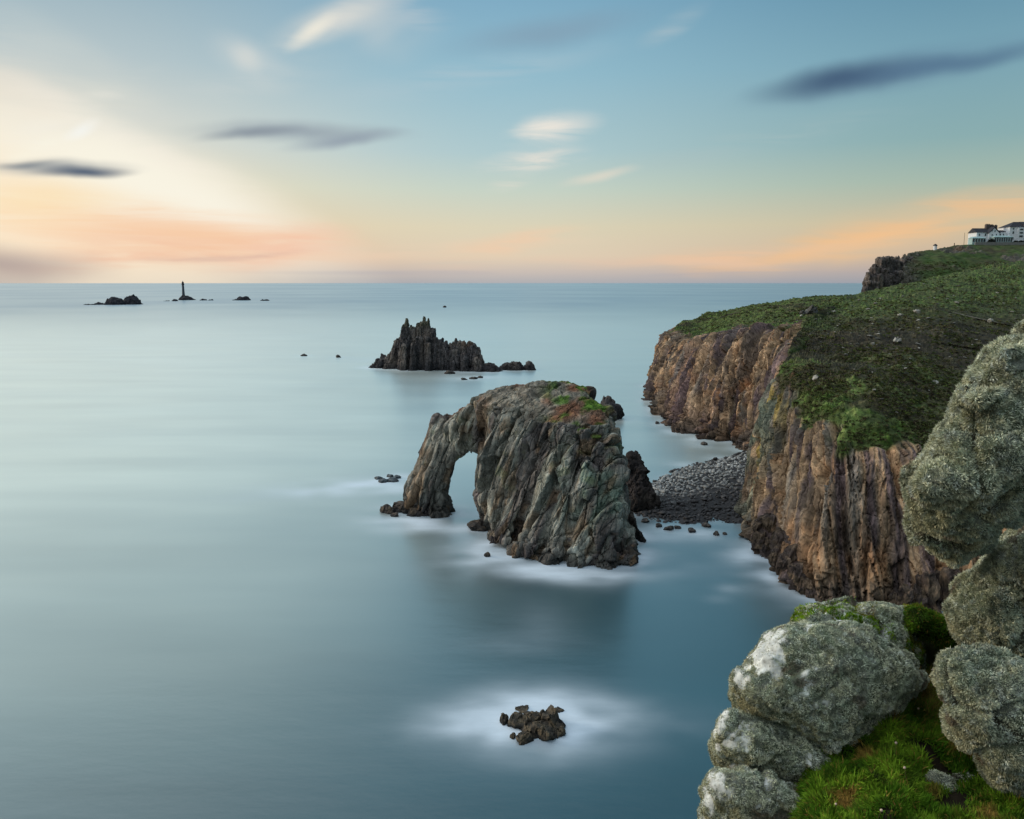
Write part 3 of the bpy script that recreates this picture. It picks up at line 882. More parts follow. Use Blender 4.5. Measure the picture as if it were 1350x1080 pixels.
# --- the spired stack further out
def spire(u, v, Y, w, h, b=2.0):
    """one upright pinnacle: top at pixel (u, v), w pixels wide, reaching h metres down"""
    z = zat(v, Y)
    return loft_z([(z - h, u - w, Y, u + w, Y, b * 1.3), (z - h * 0.5, u - w * 0.75, Y, u + w * 0.75, Y, b), (z - h * 0.12, u - w * 0.5, Y, u + w * 0.5, Y, b * 0.7), (z, u - w * 0.3, Y, u + w * 0.3, Y, b * 0.4)])


def zrow(rows, Y, b, slope=0.0, e=2.6):
    """stack body from silhouette rows (v, uL, uR) seen at distance Y"""
    lv = []
    zs = [zat(r[0], Y) for r in rows]
    zt = max(zs)
    for r, z in zip(rows, zs):
        k = 1 - 0.75 * max(0, z / max(zt, 0.1)) ** 1.4
        lv.append((z, r[1], Y + slope / 2, r[2], Y - slope / 2, b * k))
    lv = sorted(lv, key=lambda x: x[0])
    f = lv[0]
    lv.insert(0, (min(-2.0, f[0] - 2), f[1] - 1, f[2], f[3] + 1, f[4], f[5] * 1.1))
    return loft_z(lv, e)


# --- the stepped granite point at the end of the far hill
Yc = 574
cr = []
for uL_, uR_, vt_, Y_, b_ in [(1137.5, 1142, 379, 566, 4), (1140, 1146, 371, 568, 4.5), (1143.2, 1147, 358.5, 570, 2.4), (1143, 1151, 364, 572, 5), (1149, 1156, 353, 573, 5), (1152, 1154.5, 350, 574, 2), (1154, 1160, 362, 569, 4),
                              (1157, 1164, 340.5, 576, 5), (1158, 1160.5, 339, 576, 2), (1163, 1170, 339.5, 580, 5), (1169, 1174, 341.5, 582, 4), (1173, 1176.5, 339.5, 585, 3), (1175, 1183, 344, 588, 5),
                              (1181, 1187, 345.5, 592, 4), (1188, 1193, 342.3, 600, 3.5), (1195, 1201, 339.2, 610, 3.5), (1204, 1209, 335.8, 622, 3), (1162, 1170, 356, 572, 4), (1168, 1176, 362, 572, 5), (1148, 1156, 372, 567, 4), (1176, 1186, 358, 580, 5)]:
    zt_ = zat(vt_, Y_)
    cr.append(loft_z([(30, uL_ - 1.2, Y_, uR_ + 1.0, Y_, b_ * 1.2), (zt_ - 6, uL_ - 0.3, Y_, uR_ + 0.3, Y_, b_ * 1.05), (zt_ - 0.6, uL_, Y_, uR_, Y_, b_), (zt_, uL_ + 0.4, Y_, uR_ - 0.4, Y_, b_ * 0.85)], e=5))
V, Fq = remesh(*join(cr), 0.5)
V = laplace(V, Fq, 1); N = vnormals(V, Fq)
Vd, d = rock_displace(V, N, 1.0, 230, ribs=0.4, blocks=1.3, fine=0.6, vert=0.2, rib_f=0.3)
C, _, _ = rock_cols(V, (74, 70, 70), (104, 96, 90), (60, 58, 58), 0.1, 231)
tag(mesh_obj('crag', Vd, Fq, M['stack'], cols=np.clip(C, .004, .9)), 'stepped grey granite crag at the end of the far hill', 'crag')

# --- the spired stack
Yk = 492
parts = [
    zrow([(484, 506, 598), (468, 514, 594), (458, 520, 590), (450, 525, 582), (444, 530, 575)], Yk, 9, 16),
    zrow([(486, 582, 641), (476, 588, 637), (466, 592, 632), (458, 597, 628)], Yk - 6, 8, 12),
    zrow([(491, 588, 665), (486, 612, 658), (482, 640, 654), (480, 644, 650)], Yk - 14, 6, 6),
    zrow([(489, 655, 690), (484, 660, 689), (480, 666, 686), (478, 676, 683)], Yk - 8, 5, 4),
    zrow([(491, 689, 706), (484, 692, 704), (478, 695, 701), (477, 697, 700)], Yk - 8, 4.5, 2),
]
SIL = [(492, 480), (496, 474), (501, 466.5), (512, 466), (517, 455), (522, 446), (527, 437), (532, 430), (536, 427), (541, 431), (547, 431), (551, 427.5), (556, 425), (561, 424), (566, 430), (573, 433), (575, 441), (583, 447), (594, 452), (601, 449), (615, 448), (626, 453), (632, 457), (635, 469), (639, 477)]
rk = random.Random(17)
for k_ in range(105):
    u = rk.uniform(494, 638); w = rk.uniform(1.6, 4.2); dv = rk.choice([0, 0, 0.6, 1.5, 3, 6, 10, 16, 22]) + rk.uniform(0, 1.2)
    us_ = [x[0] for x in SIL]; v = max(np.interp(u - w * .7, us_, [x[1] for x in SIL]), np.interp(u + w * .7, us_, [x[1] for x in SIL])) + dv
    Yq = Yk - (u - 565) / 70 * 8 - 2.0 - dv * 0.42 + rk.uniform(-1, 1) + (6 if rk.random() < 0.3 else 0)
    z = zat(v, Yq); b_ = w * Yq / F_PX * rk.uniform(0.8, 1.3)
    if z < 2: continue
    lean_ = (u - 560) / 70 * 4
    parts.append(loft_z([(-2, u - w * 1.6 + lean_ * 1.2, Yq - 2, u + w * 1.6 + lean_ * 1.2, Yq - 2, b_ * 1.7), (z * 0.55, u - w * 1.15 + lean_ * .5, Yq - 0.8, u + w * 1.15 + lean_ * .5, Yq - 0.8, b_ * 1.25), (z - 1.0, u - w * .9, Yq, u + w * .9, Yq, b_), (z, u - w * .6, Yq, u + w * .6, Yq, b_ * .7)], e=4))
for (u, v, w, h) in [(536.5, 420, 3.2, 9), (532, 428, 5, 9), (541.5, 429, 2.4, 7), (551, 425.5, 4, 9), (555, 424, 3.4, 10), (559.3, 417, 3.6, 12), (565, 419.8, 2.6, 11), (562, 424, 3.6, 9),
                     (570, 433, 4, 7), (583, 445.5, 2.0, 5), (601, 446, 2.2, 5), (681, 478, 2.4, 4), (667, 482, 4, 3)]:
    parts.append(spire(u, v, Yk + rk.uniform(-2, 2), w, h, 1.8))
V, Fq = remesh(*join(parts), 0.34)
V = laplace(V, Fq, 1)
N = vnormals(V, Fq)
thin_ = 1 - 0.55 * sstep(24, 28, V[:, 2])
Vd, d = rock_displace(V, N * thin_[:, None], 0.95, 210, ribs=0.5, blocks=1.0, fine=0.6, vert=0.08, rib_f=0.3)
C, n1, n2 = rock_cols(V, (78, 75, 76), (106, 99, 94), (40, 40, 44), 6.0, 220)
C = mixc(C, lin((104, 84, 68)), sstep(26, 50, V[:, 0] + 75) * 0 + sstep(0.1, 0.4, fbm(V * 0.06, 2, 221)) * sstep(-42, -34, V[:, 0]) * sstep(-14, -20, V[:, 0]) * 0.7)
C = mixc(C, lin((78, 84, 58)), sstep(22, 27, V[:, 2]) * 0.5)
stack = mesh_obj('sea_stack', Vd, Fq, M['stack'], smooth=False, cols=np.clip(C, .004, .9))
tag(stack, 'dark jagged rock island with upright spires standing beyond the arch', 'sea stack')
note_water(Vd, 0.9, 2)

# --- single rocks: a handful of shapes, each placed, turned and sized
def ico(n):
    import bmesh
    bm = bmesh.new(); bmesh.ops.create_icosphere(bm, subdivisions=n, radius=1.0)
    V = np.array([v.co[:] for v in bm.verts]); F = np.array([[v.index for v in f.verts] for f in bm.faces]); bm.free()
    return V, F


ICO = {n: ico(n) for n in (2, 3, 4, 5)}


def rock_shape(n, seed, blocky=0.22, flat=1.0):
    V, F = ICO[n]
    r = np.random.default_rng(seed)
    P = V.copy()
    for _ in range(15):                                 # cut facets
        nrm = r.normal(size=3); nrm /= np.linalg.norm(nrm); h = r.uniform(0.50, 0.88)
        dd = P @ nrm - h
        P = P - np.where(dd > 0, dd * 0.92, 0)[:, None] * nrm
    P *= np.array([1, r.uniform(0.7, 0.95), r.uniform(0.6, 0.85) * flat])
    N = vnormals(P, F)
    F1, F2, ID, TL = facets(P * 1.9 + seed, seed)
    P = P + N * (0.07 * fbm(P * 1.9 + seed, 3, seed) + blocky * (0.3 * (ID - 0.5) + 0.45 * TL) - 0.06 * np.exp(-(F2 - F1) / 0.1))[:, None]
    return P, F


def single_rock(name, u, v, w, h, label, cat, group=None, seed=1, mat='rubble', ca=(62, 60, 60), cb=(82, 78, 72), Y=None, n=4, depth=1.0, sink=0.3, foam=0.6, turn=None, cd=None):
    """rock whose foot is at pixel (u, v), w x h pixels as seen"""
    p = sea(u, v) if Y is None else at(u, v, Y)
    dist = p[1] * CP + (CAM_H - p[2]) * SP
    sx = w / 2 / F_PX * dist; sz = h / F_PX * dist
    P, F = rock_shape(n, seed)
    if turn is not None:
        c, s = math.cos(turn), math.sin(turn); P = P @ np.array([[c, 0, -s], [0, 1, 0], [s, 0, c]])
    mn, mx = P.min(0), P.max(0)
    P = (P - (mn + mx) / 2) / ((mx - mn) / 2)
    Q = P * np.array([sx, sx * depth, sz * (0.5 + sink)])
    Q[:, 2] += sz * (0.5 - sink)
    N = vnormals(Q, F)
    size = max(sx, sz)
    F1, F2, ID = worley(Q * (2.2 / size) + seed, seed + 3)
    Q = Q + N * (size * (0.07 * (ID - 0.5) + 0.035 * fbm(Q * (4 / size), 3, seed)))[:, None]
    C = np.tile(lin(ca), (len(Q), 1)); n1 = fbm(Q * (1.5 / size) + seed, 3, seed)
    C = mixc(C, lin(cb), sstep(-0.2, 0.35, n1))
    if Y is None: C = mixc(C, lin(cd or (32, 32, 34)), sstep(sz * 0.75, sz * 0.1, Q[:, 2] + n1 * sz * 0.3) * 0.8)
    o = mesh_obj(name, Q, F, M[mat], smooth=n < 4, cols=np.clip(C * (1 + 0.4 * fbm(Q * (5 / size), 2, seed + 1))[:, None], .004, .9))
    o.location = p + np.array([0, sx * depth * 0.5, 0])
    tag(o, label, cat, group)
    if foam and Y is None:
        for a in np.linspace(0, 2 * PI, 14):
            WATERLINE.append((o.location[0] + sx * math.cos(a), o.location[1] + sx * depth * math.sin(a), foam))
    return o


ROCKS = 'low rocks standing in the sea'
single_rock('sea_rock', 805, 553, 36, 30, 'dark pinnacled rock in the sea behind the right end of the arch island', 'rock', None, 31, n=5, ca=(52, 50, 52), cb=(70, 66, 64))
single_rock('sea_rock', 797, 548, 18, 26, 'narrow dark rock wedged behind the arch island beside the pinnacled rock', 'rock', None, 35, n=4, ca=(52, 50, 52), cb=(70, 66, 64))
# rocks along the foot of the arch
foots = [(511, 677, 24, 11, 'dark rock at far left of the rocks under the arch leg'), (530, 676, 34, 13, 'broad low dark rock against the foot of the arch leg'),
         (548, 680, 26, 10, 'dark rock under the right side of the arch leg'), (520, 681, 12, 5, 'small low rock in front of the arch leg'),
         (631, 699, 32, 12, 'low dark ledge at the left foot of the arch island main body'), (655, 712, 26, 14, 'brown rock at front foot of arch island beside the low ledge'),
         (642, 734, 9, 6, 'tiny rock alone in the foam before the arch island'), (800, 744, 40, 20, 'broad brown boulder at nearest foot of the arch island'),
         (832, 744, 22, 22, 'rounded brown boulder at right nearest corner of the arch island'), (770, 738, 26, 14, 'brown boulder in foam at front of the arch island'),
         (690, 727, 24, 14, 'dark boulder in the foam at middle of the arch island front')]
for i, (u, v, w, h, lb) in enumerate(foots):
    single_rock('sea_rock', u, v, w, h, lb, 'rock', 'rocks at the foot of the arch', 50 + i, ca=(58, 54, 52), cb=(84, 74, 62))
# rocks beside the boulder beach
p = loft_z([(-2, 822, 184, 872, 182, 5), (2, 820, 184, 866, 182, 4.6), (5, 822, 184, 858, 183, 3.8), (8, 824, 185, 850, 184, 2.8), (10, 827, 185, 842, 185, 1.8), (11.3, 830, 185.5, 836, 185.5, 1.0)])
V, Fq = remesh(*p, 0.22); V = laplace(V, Fq, 1); N = vnormals(V, Fq)
Vd, d = rock_displace(V, N, 1.0, 300, ribs=0.7, blocks=1.1, vert=0.3)
C, _, _ = rock_cols(V, (46, 42, 42), (60, 54, 50), (32, 32, 34), 4, 301)
tag(mesh_obj('sea_rock', Vd, Fq, M['stack'], cols=np.clip(C, .004, .9)), 'tall near black crag between the arch island and the boulder beach', 'rock')
note_water(Vd, 0.6)
p = loft_z([(-1.5, 826, 163, 853, 156.5, 1.6), (0, 827, 163, 850, 157, 1.5), (2, 828, 163, 842, 159, 1.3), (4, 828, 163, 834, 161, 0.9), (4.8, 828, 163, 831, 162, 0.5)])
V, Fq = remesh(*p, 0.15); V = laplace(V, Fq, 1); N = vnormals(V, Fq)
Vd, d = rock_displace(V, N, 0.5, 310, ribs=0.7, blocks=1.0, vert=0.4)
C, _, _ = rock_cols(V, (52, 48, 46), (70, 64, 58), (32, 32, 34), 3, 311)
tag(mesh_obj('sea_rock', Vd, Fq, M['stack'], cols=np.clip(C, .004, .9)), 'leaning dark slab in the water at right foot of the arch island', 'rock')
note_water(Vd, 0.6)
# awash rocks left of the arch, near the spired stack, below the far cliff
for i, (u, v, w, h, lb) in enumerate([
    (498, 632, 12, 3, 'leftmost low rock awash left of the arch'), (506, 636, 16, 4, 'second low rock awash left of the arch'), (517, 635, 18, 4, 'rightmost long low rock awash left of the arch'),
    (514, 629, 10, 3, 'low rock furthest behind in the awash group left of the arch'), (524, 631, 10, 4, 'small dark rock at the right rear of the awash group')]):
    single_rock('sea_rock', u, v, w, h, lb, 'rock', 'awash rocks left of the arch', 70 + i, n=3, foam=0.9, ca=(66, 74, 80), cb=(84, 92, 96))
for i, (u, v, w, h, lb) in enumerate([
    (400, 469.5, 10, 3, 'flat rock out at sea far left of the spired stack'), (446, 471.5, 7, 4, 'small dark rock in the sea nearer the spired stack'),
    (586, 405.5, 5, 2.5, 'tiny rock alone in the sea beyond the spired stack'), (612, 501, 9, 3, 'leftmost of the low rocks before the spired stack'),
    (624, 500, 12, 3.4, 'low rock in the middle before the spired stack'), (633, 498.5, 8, 3, 'rightmost of the low rocks before the spired stack'),
    (592, 493, 16, 5, 'dark ledge rock at front foot of the spired stack')]):
    single_rock('sea_rock', u, v, w, h, lb, 'rock', ROCKS, 80 + i, n=3, foam=0.5, depth=0.8)
for i, (u, v, w, h, lb) in enumerate([
    (853, 511, 10, 5, 'small rock off the tip of the far cliff'), (876, 527, 10, 5, 'rock beside the left foot of the far cliff'), (884, 534, 10, 5, 'second rock at the left foot of the far cliff'),
    (867, 559, 6, 3.5, 'tiny rock alone in the water before the far cliff'), (929, 587, 9, 4.5, 'small rock at the foot of the far cliff by the cove')]):
    single_rock('sea_rock', u, v, w, h, lb, 'rock', 'rocks under the far cliff', 90 + i, n=3, foam=0.6)
# the reef of boulders in the ring of foam
reef = [(664.5, 955, 13, 13, 'squat boulder alone at left of the foam ringed reef'), (683, 959, 30, 15, 'long dark boulder left of middle in the foam ringed reef'),
        (699, 966, 30, 16, 'dark boulder at the centre of the foam ringed reef'), (710, 957, 26, 15, 'brown upright boulder behind the centre of the foam ringed reef'),
        (697, 947, 16, 6, 'small low boulder at the back of the foam ringed reef'), (729, 964, 34, 25, 'tallest boulder of the foam ringed reef on its right side'),
        (718, 974, 36, 17, 'wide boulder at front right of the foam ringed reef'), (736, 971, 20, 14, 'narrow dark boulder at right edge of the foam ringed reef'),
        (694, 979, 28, 11, 'low boulder at the front of the foam ringed reef'), (676, 974, 8, 6, 'smallest boulder at front left of the foam ringed reef'),
        (688, 938, 18, 2.2, 'thin awash slab at rear left of the foam ringed reef'), (738, 938, 14, 2.4, 'thin awash slab at rear right of the foam ringed reef')]
for i, (u, v, w, h, lb) in enumerate(reef):
    single_rock('sea_boulder', u, v, w, h, lb, 'boulder', 'boulders of the foam ringed reef', 110 + i * 3, n=5, foam=0.0, ca=(58, 54, 47), cb=(88, 78, 62), sink=0.4, cd=(26, 26, 26), depth=1.25)

# --- skerries and the lighthouse on the skyline
def skerry(rows_list, label, Y, seed, name='skerry', spires=(), foam=True):
    parts = [zrow(r, Y, b) for r, b in rows_list] + [spire(u, v, Y, w, h, 6) for u, v, w, h in spires]
    V, Fq = remesh(*join(parts), 1.3); V = laplace(V, Fq, 1); N = vnormals(V, Fq)
    Vd, d = rock_displace(V, N, 4.0, seed, ribs=0.5, blocks=0.7, fine=0.6, vert=0.5)
    C, _, _ = rock_cols(V, (44, 44, 50), (58, 58, 62), (34, 36, 42), 6, seed)
    o = mesh_obj(name, Vd, Fq, M['far_rock'], cols=np.clip(C, .004, .9))
    tag(o, label, 'skerry', 'skerries near the lighthouse')
    return o


skerry([([(402, 139, 164), (398, 141, 162), (395, 144, 160), (392.5, 147, 155)], 22), ([(402, 124, 140), (400, 128, 134)], 10)], 'humped dark skerry left of the lighthouse', 1950, 401)
skerry([([(401, 163, 186), (397, 165, 184), (393.5, 166, 180), (391, 173, 178)], 20)], 'spiked dark skerry between the humped skerry and the lighthouse', 1980, 402, spires=((168, 391, 1.8, 8), (175.5, 388, 1.8, 14), (179, 393, 2, 8)))
skerry([([(403, 111, 128), (402, 114, 124)], 10)], 'low flat skerry at the far left of the skerries', 1930, 403)
skerry([([(396.3, 236, 258), (393.5, 238, 253), (391.3, 240, 249), (390.6, 241, 247)], 22)], 'wide dark skerry that carries the lighthouse', 2480, 404)
skerry([([(398, 225, 236), (395.8, 228, 234), (394.6, 229.5, 232)], 12)], 'small humped skerry left of the lighthouse rock', 2330, 405)
skerry([([(398, 216, 223), (397.2, 218, 222)], 8)], 'thin awash skerry left of the small humped skerry', 2330, 406)
skerry([([(396.7, 264, 273), (395.4, 267, 272), (394.6, 268, 271)], 10)], 'tiny humped skerry right of the lighthouse rock', 2430, 407)
skerry([([(396.8, 275, 282), (395.8, 277, 281)], 8)], 'thin awash skerry right of the tiny humped skerry', 2430, 408)
skerry([([(396.3, 308, 331), (394, 313, 328), (392.4, 316, 326), (391.3, 322, 325)], 18)], 'knobbly dark skerry furthest right but one', 2450, 409)
skerry([([(397.2, 343, 355), (395.6, 347, 352)], 10)], 'low dark skerry furthest right on the sea', 2380, 410)

lh = empty('lighthouse', at(242, 391, 2480))
tag(lh, 'slender grey lighthouse tower with a dark lantern on a dark skerry', 'lighthouse')
M['tower'] = plain_mat('tower_granite', lin((86, 92, 98)), 0.85, 0.2, 0.4, 0.15)
M['iron'] = plain_mat('dark_iron', lin((34, 34, 38)), 0.6, 0.4, 0.5, 0.1)
M['lamp_glass'] = plain_mat('lantern_glass', lin((225, 225, 220)), 0.15, 0.5, 0.5, 0.03)


def lathe(prof, n=24):
    rings = [[(r * math.cos(a), r * math.sin(a), z) for a in np.linspace(0, 2 * PI, n, endpoint=False)] for r, z in prof]
    return loft(rings)


px = 2480 / F_PX
hz = 18.4 * px                                           # tower height to the gallery's roof
mesh_obj('tower', *lathe([(2.2 * px, -3), (2.05 * px, 1), (1.75 * px, 6), (1.5 * px, hz * 0.4), (1.32 * px, hz * 0.78), (1.4 * px, hz * 0.8), (1.32 * px, hz * 0.81)]), M['tower'], lh)
mesh_obj('gallery', *lathe([(1.45 * px, hz * 0.81), (1.75 * px, hz * 0.84), (1.75 * px, hz * 0.9), (1.5 * px, hz * 0.905)]), M['iron'], lh)
ln_ = mesh_obj('lantern', *lathe([(1.3 * px, hz * 0.905), (1.3 * px, hz * 0.985)], 12), M['iron'], lh)
mesh_obj('glazing', *lathe([(1.34 * px, hz * 0.925), (1.34 * px, hz * 0.97)], 12), M['iron'], ln_)
mesh_obj('roof', *lathe([(1.5 * px, hz * 0.985), (1.2 * px, hz * 1.01), (0.3 * px, hz * 1.035), (0.2 * px, hz * 1.05)], 16), M['iron'], lh)
mesh_obj('beacon', *lathe([(0.5 * px, hz * 1.052), (0.55 * px, hz * 1.09), (0.3 * px, hz * 1.12)], 12), M['lamp_glass'], lh)

# ------------------------------------------------------------------ boulder beach
bp_ = [[sea(u, v) for u, v in row] for row in [
    [(848, 646), (872, 628), (905, 614), (950, 604), (985, 597), (1030, 590)],
    [(842, 660), (872, 650), (910, 640), (952, 630), (990, 625), (1040, 620)],
    [(838, 672), (868, 672), (910, 668), (952, 660), (990, 655), (1040, 650)],
    [(836, 680), (862, 688), (905, 694), (945, 690), (985, 690), (1040, 690)]]]
bz = [[-.3, -.2, -.2, -.1, .6, 1.5], [0.4, 1.3, 1.9, 2.4, 3.0, 4], [0.2, 1.0, 1.6, 2.2, 2.6, 4], [-.3, -.35, -.35, -.3, .2, 1.0]]
B = np.array(bp_); B[:, :, 2] = np.array(bz)
nr, nc = 90, 120
ri = np.linspace(0, 3, nr); ci = np.linspace(0, 5, nc)
tmp = np.stack([np.stack([np.interp(ci, range(6), B[r, :, k]) for k in range(3)], 1) for r in range(4)], 0)
GB_ = np.stack([np.stack([np.interp(ri, range(4), tmp[:, c, k]) for k in range(3)], 1) for c in range(nc)], 1)
edge = np.concatenate([GB_[:1] + np.array([0, 4, -2.0]), GB_, GB_[-1:] + np.array([0, -4, -2.0])])
BVv = edge.reshape(-1, 3).copy(); BF = grid_faces(nr + 2, nc)
BVv[:, 2] += 0.25 * fbm(BVv * 0.5, 3, 500) + 0.3 * fbm(BVv * 0.15, 2, 501)
BN = vnormals(BVv, BF)
if BN[:, 2].mean() < 0: BF = BF[:, ::-1]
tag(mesh_obj('beach', BVv, BF, M['rubble'], cols=np.tile(lin((44, 44, 46)), (len(BVv), 1))), 'dark gravel under the boulders of the cove beach', kind='structure')
BV_B = BVHTree.FromPolygons([tuple(v) for v in BVv], [tuple(int(i) for i in f) for f in BF])
stones = []
tries = 0
while len(stones) < 2300 and tries < 9000:
    tries += 1
    fr_, fc_ = RNG.uniform(0.0, 1.0), RNG.uniform(0, 1)
    r_, c_ = 1 + fr_ * (nr - 1), fc_ * (nc - 1) * 0.9
    p = edge[int(r_), int(c_)] + RNG.normal(0, 0.35, 3) * np.array([1, 1, 0])
    s = float(np.clip(RNG.lognormal(-0.95, 0.36), 0.2, 1.1))
    if 0.05 < fr_ < 0.6 and RNG.random() < 0.1: s *= 1.3
    h = BV_B.ray_cast(Vector((p[0], p[1], 30)), Vector((0, 0, -1)))
    if h[0] is None: continue
    stones.append((h[0].x, h[0].y, h[0].z + s * 0.25, s, fr_, float(RNG.random())))
stones.sort(key=lambda s: -s[3] / s[1])
LIGHTC, DARKC = lin((140, 144, 144)), lin((62, 62, 64))


def stone_col(s):
    up = sstep(0.75, 0.4, s[4] + 0.25 * (s[5] - 0.5)) * sstep(0.02, 0.12, s[4])
    return (DARKC * (1 - up) + LIGHTC * up) * (0.55 + 0.8 * s[5])


protos = [rock_shape(2, 600 + k, 0.15, 1.0) for k in range(8)]
mesh_cache = {}
for i, s in enumerate(stones[:300]):
    k = i % 8; shade = min(4, int(s[5] * 5)); pale = int(np.clip((stone_col(s)[0] / LIGHTC[0]) * 4, 0, 4))
    key = (k, pale)
    if key not in mesh_cache:
        P, F = protos[k]
        c = DARKC + (LIGHTC - DARKC) * (pale / 4.0) * 1.1
        mesh_cache[key] = mesh_obj('beach_boulder', P, F, M['rubble'], cols=np.clip(np.tile(c, (len(P), 1)) * (1 + 0.3 * fbm(P * 1.5 + k, 2, k))[:, None], .004, .9))
        o = mesh_cache[key]
    else:
        o = mesh_cache[key].copy(); COL.objects.link(o)
    o.location = s[:3]; o.scale = (s[3] * random.uniform(.85, 1.2), s[3] * random.uniform(.85, 1.2), s[3] * random.uniform(.7, 1.0))
    o.rotation_euler = (random.uniform(-.5, .5), random.uniform(-.5, .5), random.uniform(0, 6.28))
    tag(o, 'rounded grey boulder lying among many on the cove beach', 'boulder', 'boulders of the cove beach')
vs, fs, cs = [], [], []
off = 0
for i, s in enumerate(stones[300:]):
    P, F = protos[i % 8]
    a = random.uniform(0, 6.28); ca_, sa_ = math.cos(a), math.sin(a)
    Pm = P * s[3] * np.array([1, 1, 0.85])
    Pm = np.stack([Pm[:, 0] * ca_ - Pm[:, 1] * sa_, Pm[:, 0] * sa_ + Pm[:, 1] * ca_, Pm[:, 2]], 1) + np.array(s[:3])
    vs.append(Pm); fs.append(F + off); off += len(P); cs.append(np.tile(stone_col(s), (len(P), 1)))
tag(mesh_obj('beach_stones', np.vstack(vs), np.vstack(fs), M['rubble'], cols=np.clip(np.vstack(cs), .004, .9)), 'countless smaller grey stones of the cove beach', kind='stuff')
for u, v in [(840, 681), (862, 690), (885, 695), (905, 696), (925, 694), (945, 692), (965, 692), (872, 628), (905, 614), (950, 604), (850, 686), (895, 696)]:
    p = sea(u, v); WATERLINE.append((p[0], p[1], 0.55))
for i, (u, v, w, h, lb) in enumerate([
    (851, 689, 12, 5, 'dark stone in the shallows left of the beach front'), (882, 699, 14, 6, 'dark stone at the water before the middle of the beach'), (894, 697, 10, 4, 'small dark stone beside the beach front stone'),
    (913, 702, 11, 5, 'stone standing out in the shallows before the beach'), (945, 706, 9, 6, 'upright stone in the shallows right of the beach front'), (956, 705, 6, 3, 'small stone beside the upright stone in the shallows'),
    (932, 695, 12, 5, 'flat stone at right end of the beach front'), (869, 695, 9, 5, 'small stone at the left end of the beach front')]):
    single_rock('beach_boulder', u, v, w, h, lb, 'boulder', 'stones in the shallows', 640 + i, n=3, foam=0.35)

# ------------------------------------------------------------------ rubble at the foot of the near cliff
rub = [(1002, 716, 20, 16), (1012, 722, 16, 14), (1000, 700, 16, 14), (1024, 738, 22, 18), (1036, 750, 24, 20), (1050, 762, 22, 18), (1062, 776, 22, 18), (1016, 700, 26, 22), (1030, 722, 28, 24),
       (990, 692, 14, 10), (1044, 738, 22, 22), (1072, 788, 20, 14), (1196, 792, 20, 20), (1212, 796, 22, 24), (1228, 790, 26, 36), (1246, 796, 22, 30), (1238, 776, 20, 24), (1256, 784, 24, 36), (1220, 778, 18, 18), (1180, 796, 18, 16), (1262, 798, 20, 24)]
for i, (u, v, w, h) in enumerate(rub):
    hh = hit(u, v - 3)
    Yh = (hh[0].y - 0.4) if hh is not None else sea(u, v)[1]
    single_rock('cliff_block', u, v, w, h, 'fallen brown granite block at the foot of the near cliff' if u < 1100 else 'dark upright granite block at cliff foot beside the lichen boulders', 'rock',
                'fallen blocks left of the near cliff foot' if u < 1100 else 'upright blocks at the right of the near cliff foot', 660 + i, mat='cliff', ca=(78, 68, 64), cb=(112, 96, 80), Y=Yh, n=4, turn=random.uniform(-.3, .3))

# ------------------------------------------------------------------ pale rocks on the hillside
hill_px = []
rr = random.Random(5)
while len(hill_px) < 150:
    u = rr.uniform(1040, 1350); v = rr.uniform(372, 575)
    lo = np.interp(u, [1040, 1100, 1140, 1200, 1350], [410, 392, 378, 372, 345]); hi = np.interp(u, [1040, 1100, 1150, 1200, 1260, 1350], [470, 500, 530, 560, 520, 430])
    if not (lo < v < hi): continue
    if rr.random() > np.interp(v, [345, 380, 400, 440, 470, 520, 575], [0.6, 0.7, 1, 1, 0.6, 0.25, 0.12]): continue
    w = rr.choice([1.8, 2.2, 2.5, 2.5, 3, 3.5, 4, 5.5]) * np.interp(v, [345, 440, 560], [0.9, 1.25, 1.3])
    hill_px.append((u, v, w))
big_px = [(1070, 413, 22, 'dark boulder at the grassy lip of the far cliff'), (1058, 414, 12, 'smaller dark boulder left of the one at the far cliff lip'), (1209, 413, 11, 'pale square boulder beside the upper footpath on the hill'), (1187, 417, 9, 'pale boulder left of the square one on the hill'),
          (1183, 450, 13, 'flat pale slab in dark heather on the hill'), (1075, 500, 12, 'grey boulder in the grass above the near cliff'), (1233, 505, 10, 'pale rock in the lower grass of the hill near the lichen boulder'), (1150, 455, 10, 'pale rock in heather left of the flat slab'), (1305, 425, 11, 'pale boulder at the edge of the footpath on the right')]
cache = {}
for i, (u, v, w) in enumerate(hill_px):
    h = hit(u, v)
    if h is None: continue
    s = w / 2 / F_PX * h[0].y
    k = i % 10
    if k not in cache:
        P, F = rock_shape(3, 700 + k, 0.4, 0.8)
        c = lin((150, 148, 140)) * (0.4 + 0.06 * k)
        o = cache[k] = mesh_obj('hillside_rock', P, F, M['rubble'], cols=np.clip(np.tile(c, (len(P), 1)) * (1 + 0.4 * fbm(P * 1.6 + k, 3, k))[:, None], .004, .9))
    else:
        o = cache[k].copy(); COL.objects.link(o)
    o.location = h[0] + h[1] * s * 0.3; o.scale = (s * 1.15, s, s * rr.uniform(0.6, 0.95)); o.rotation_euler = (rr.uniform(-.3, .3), rr.uniform(-.3, .3), rr.uniform(0, 6.28))
    tag(o, 'small pale rock showing through the heath on the hillside', 'rock', 'pale rocks on the hillside')
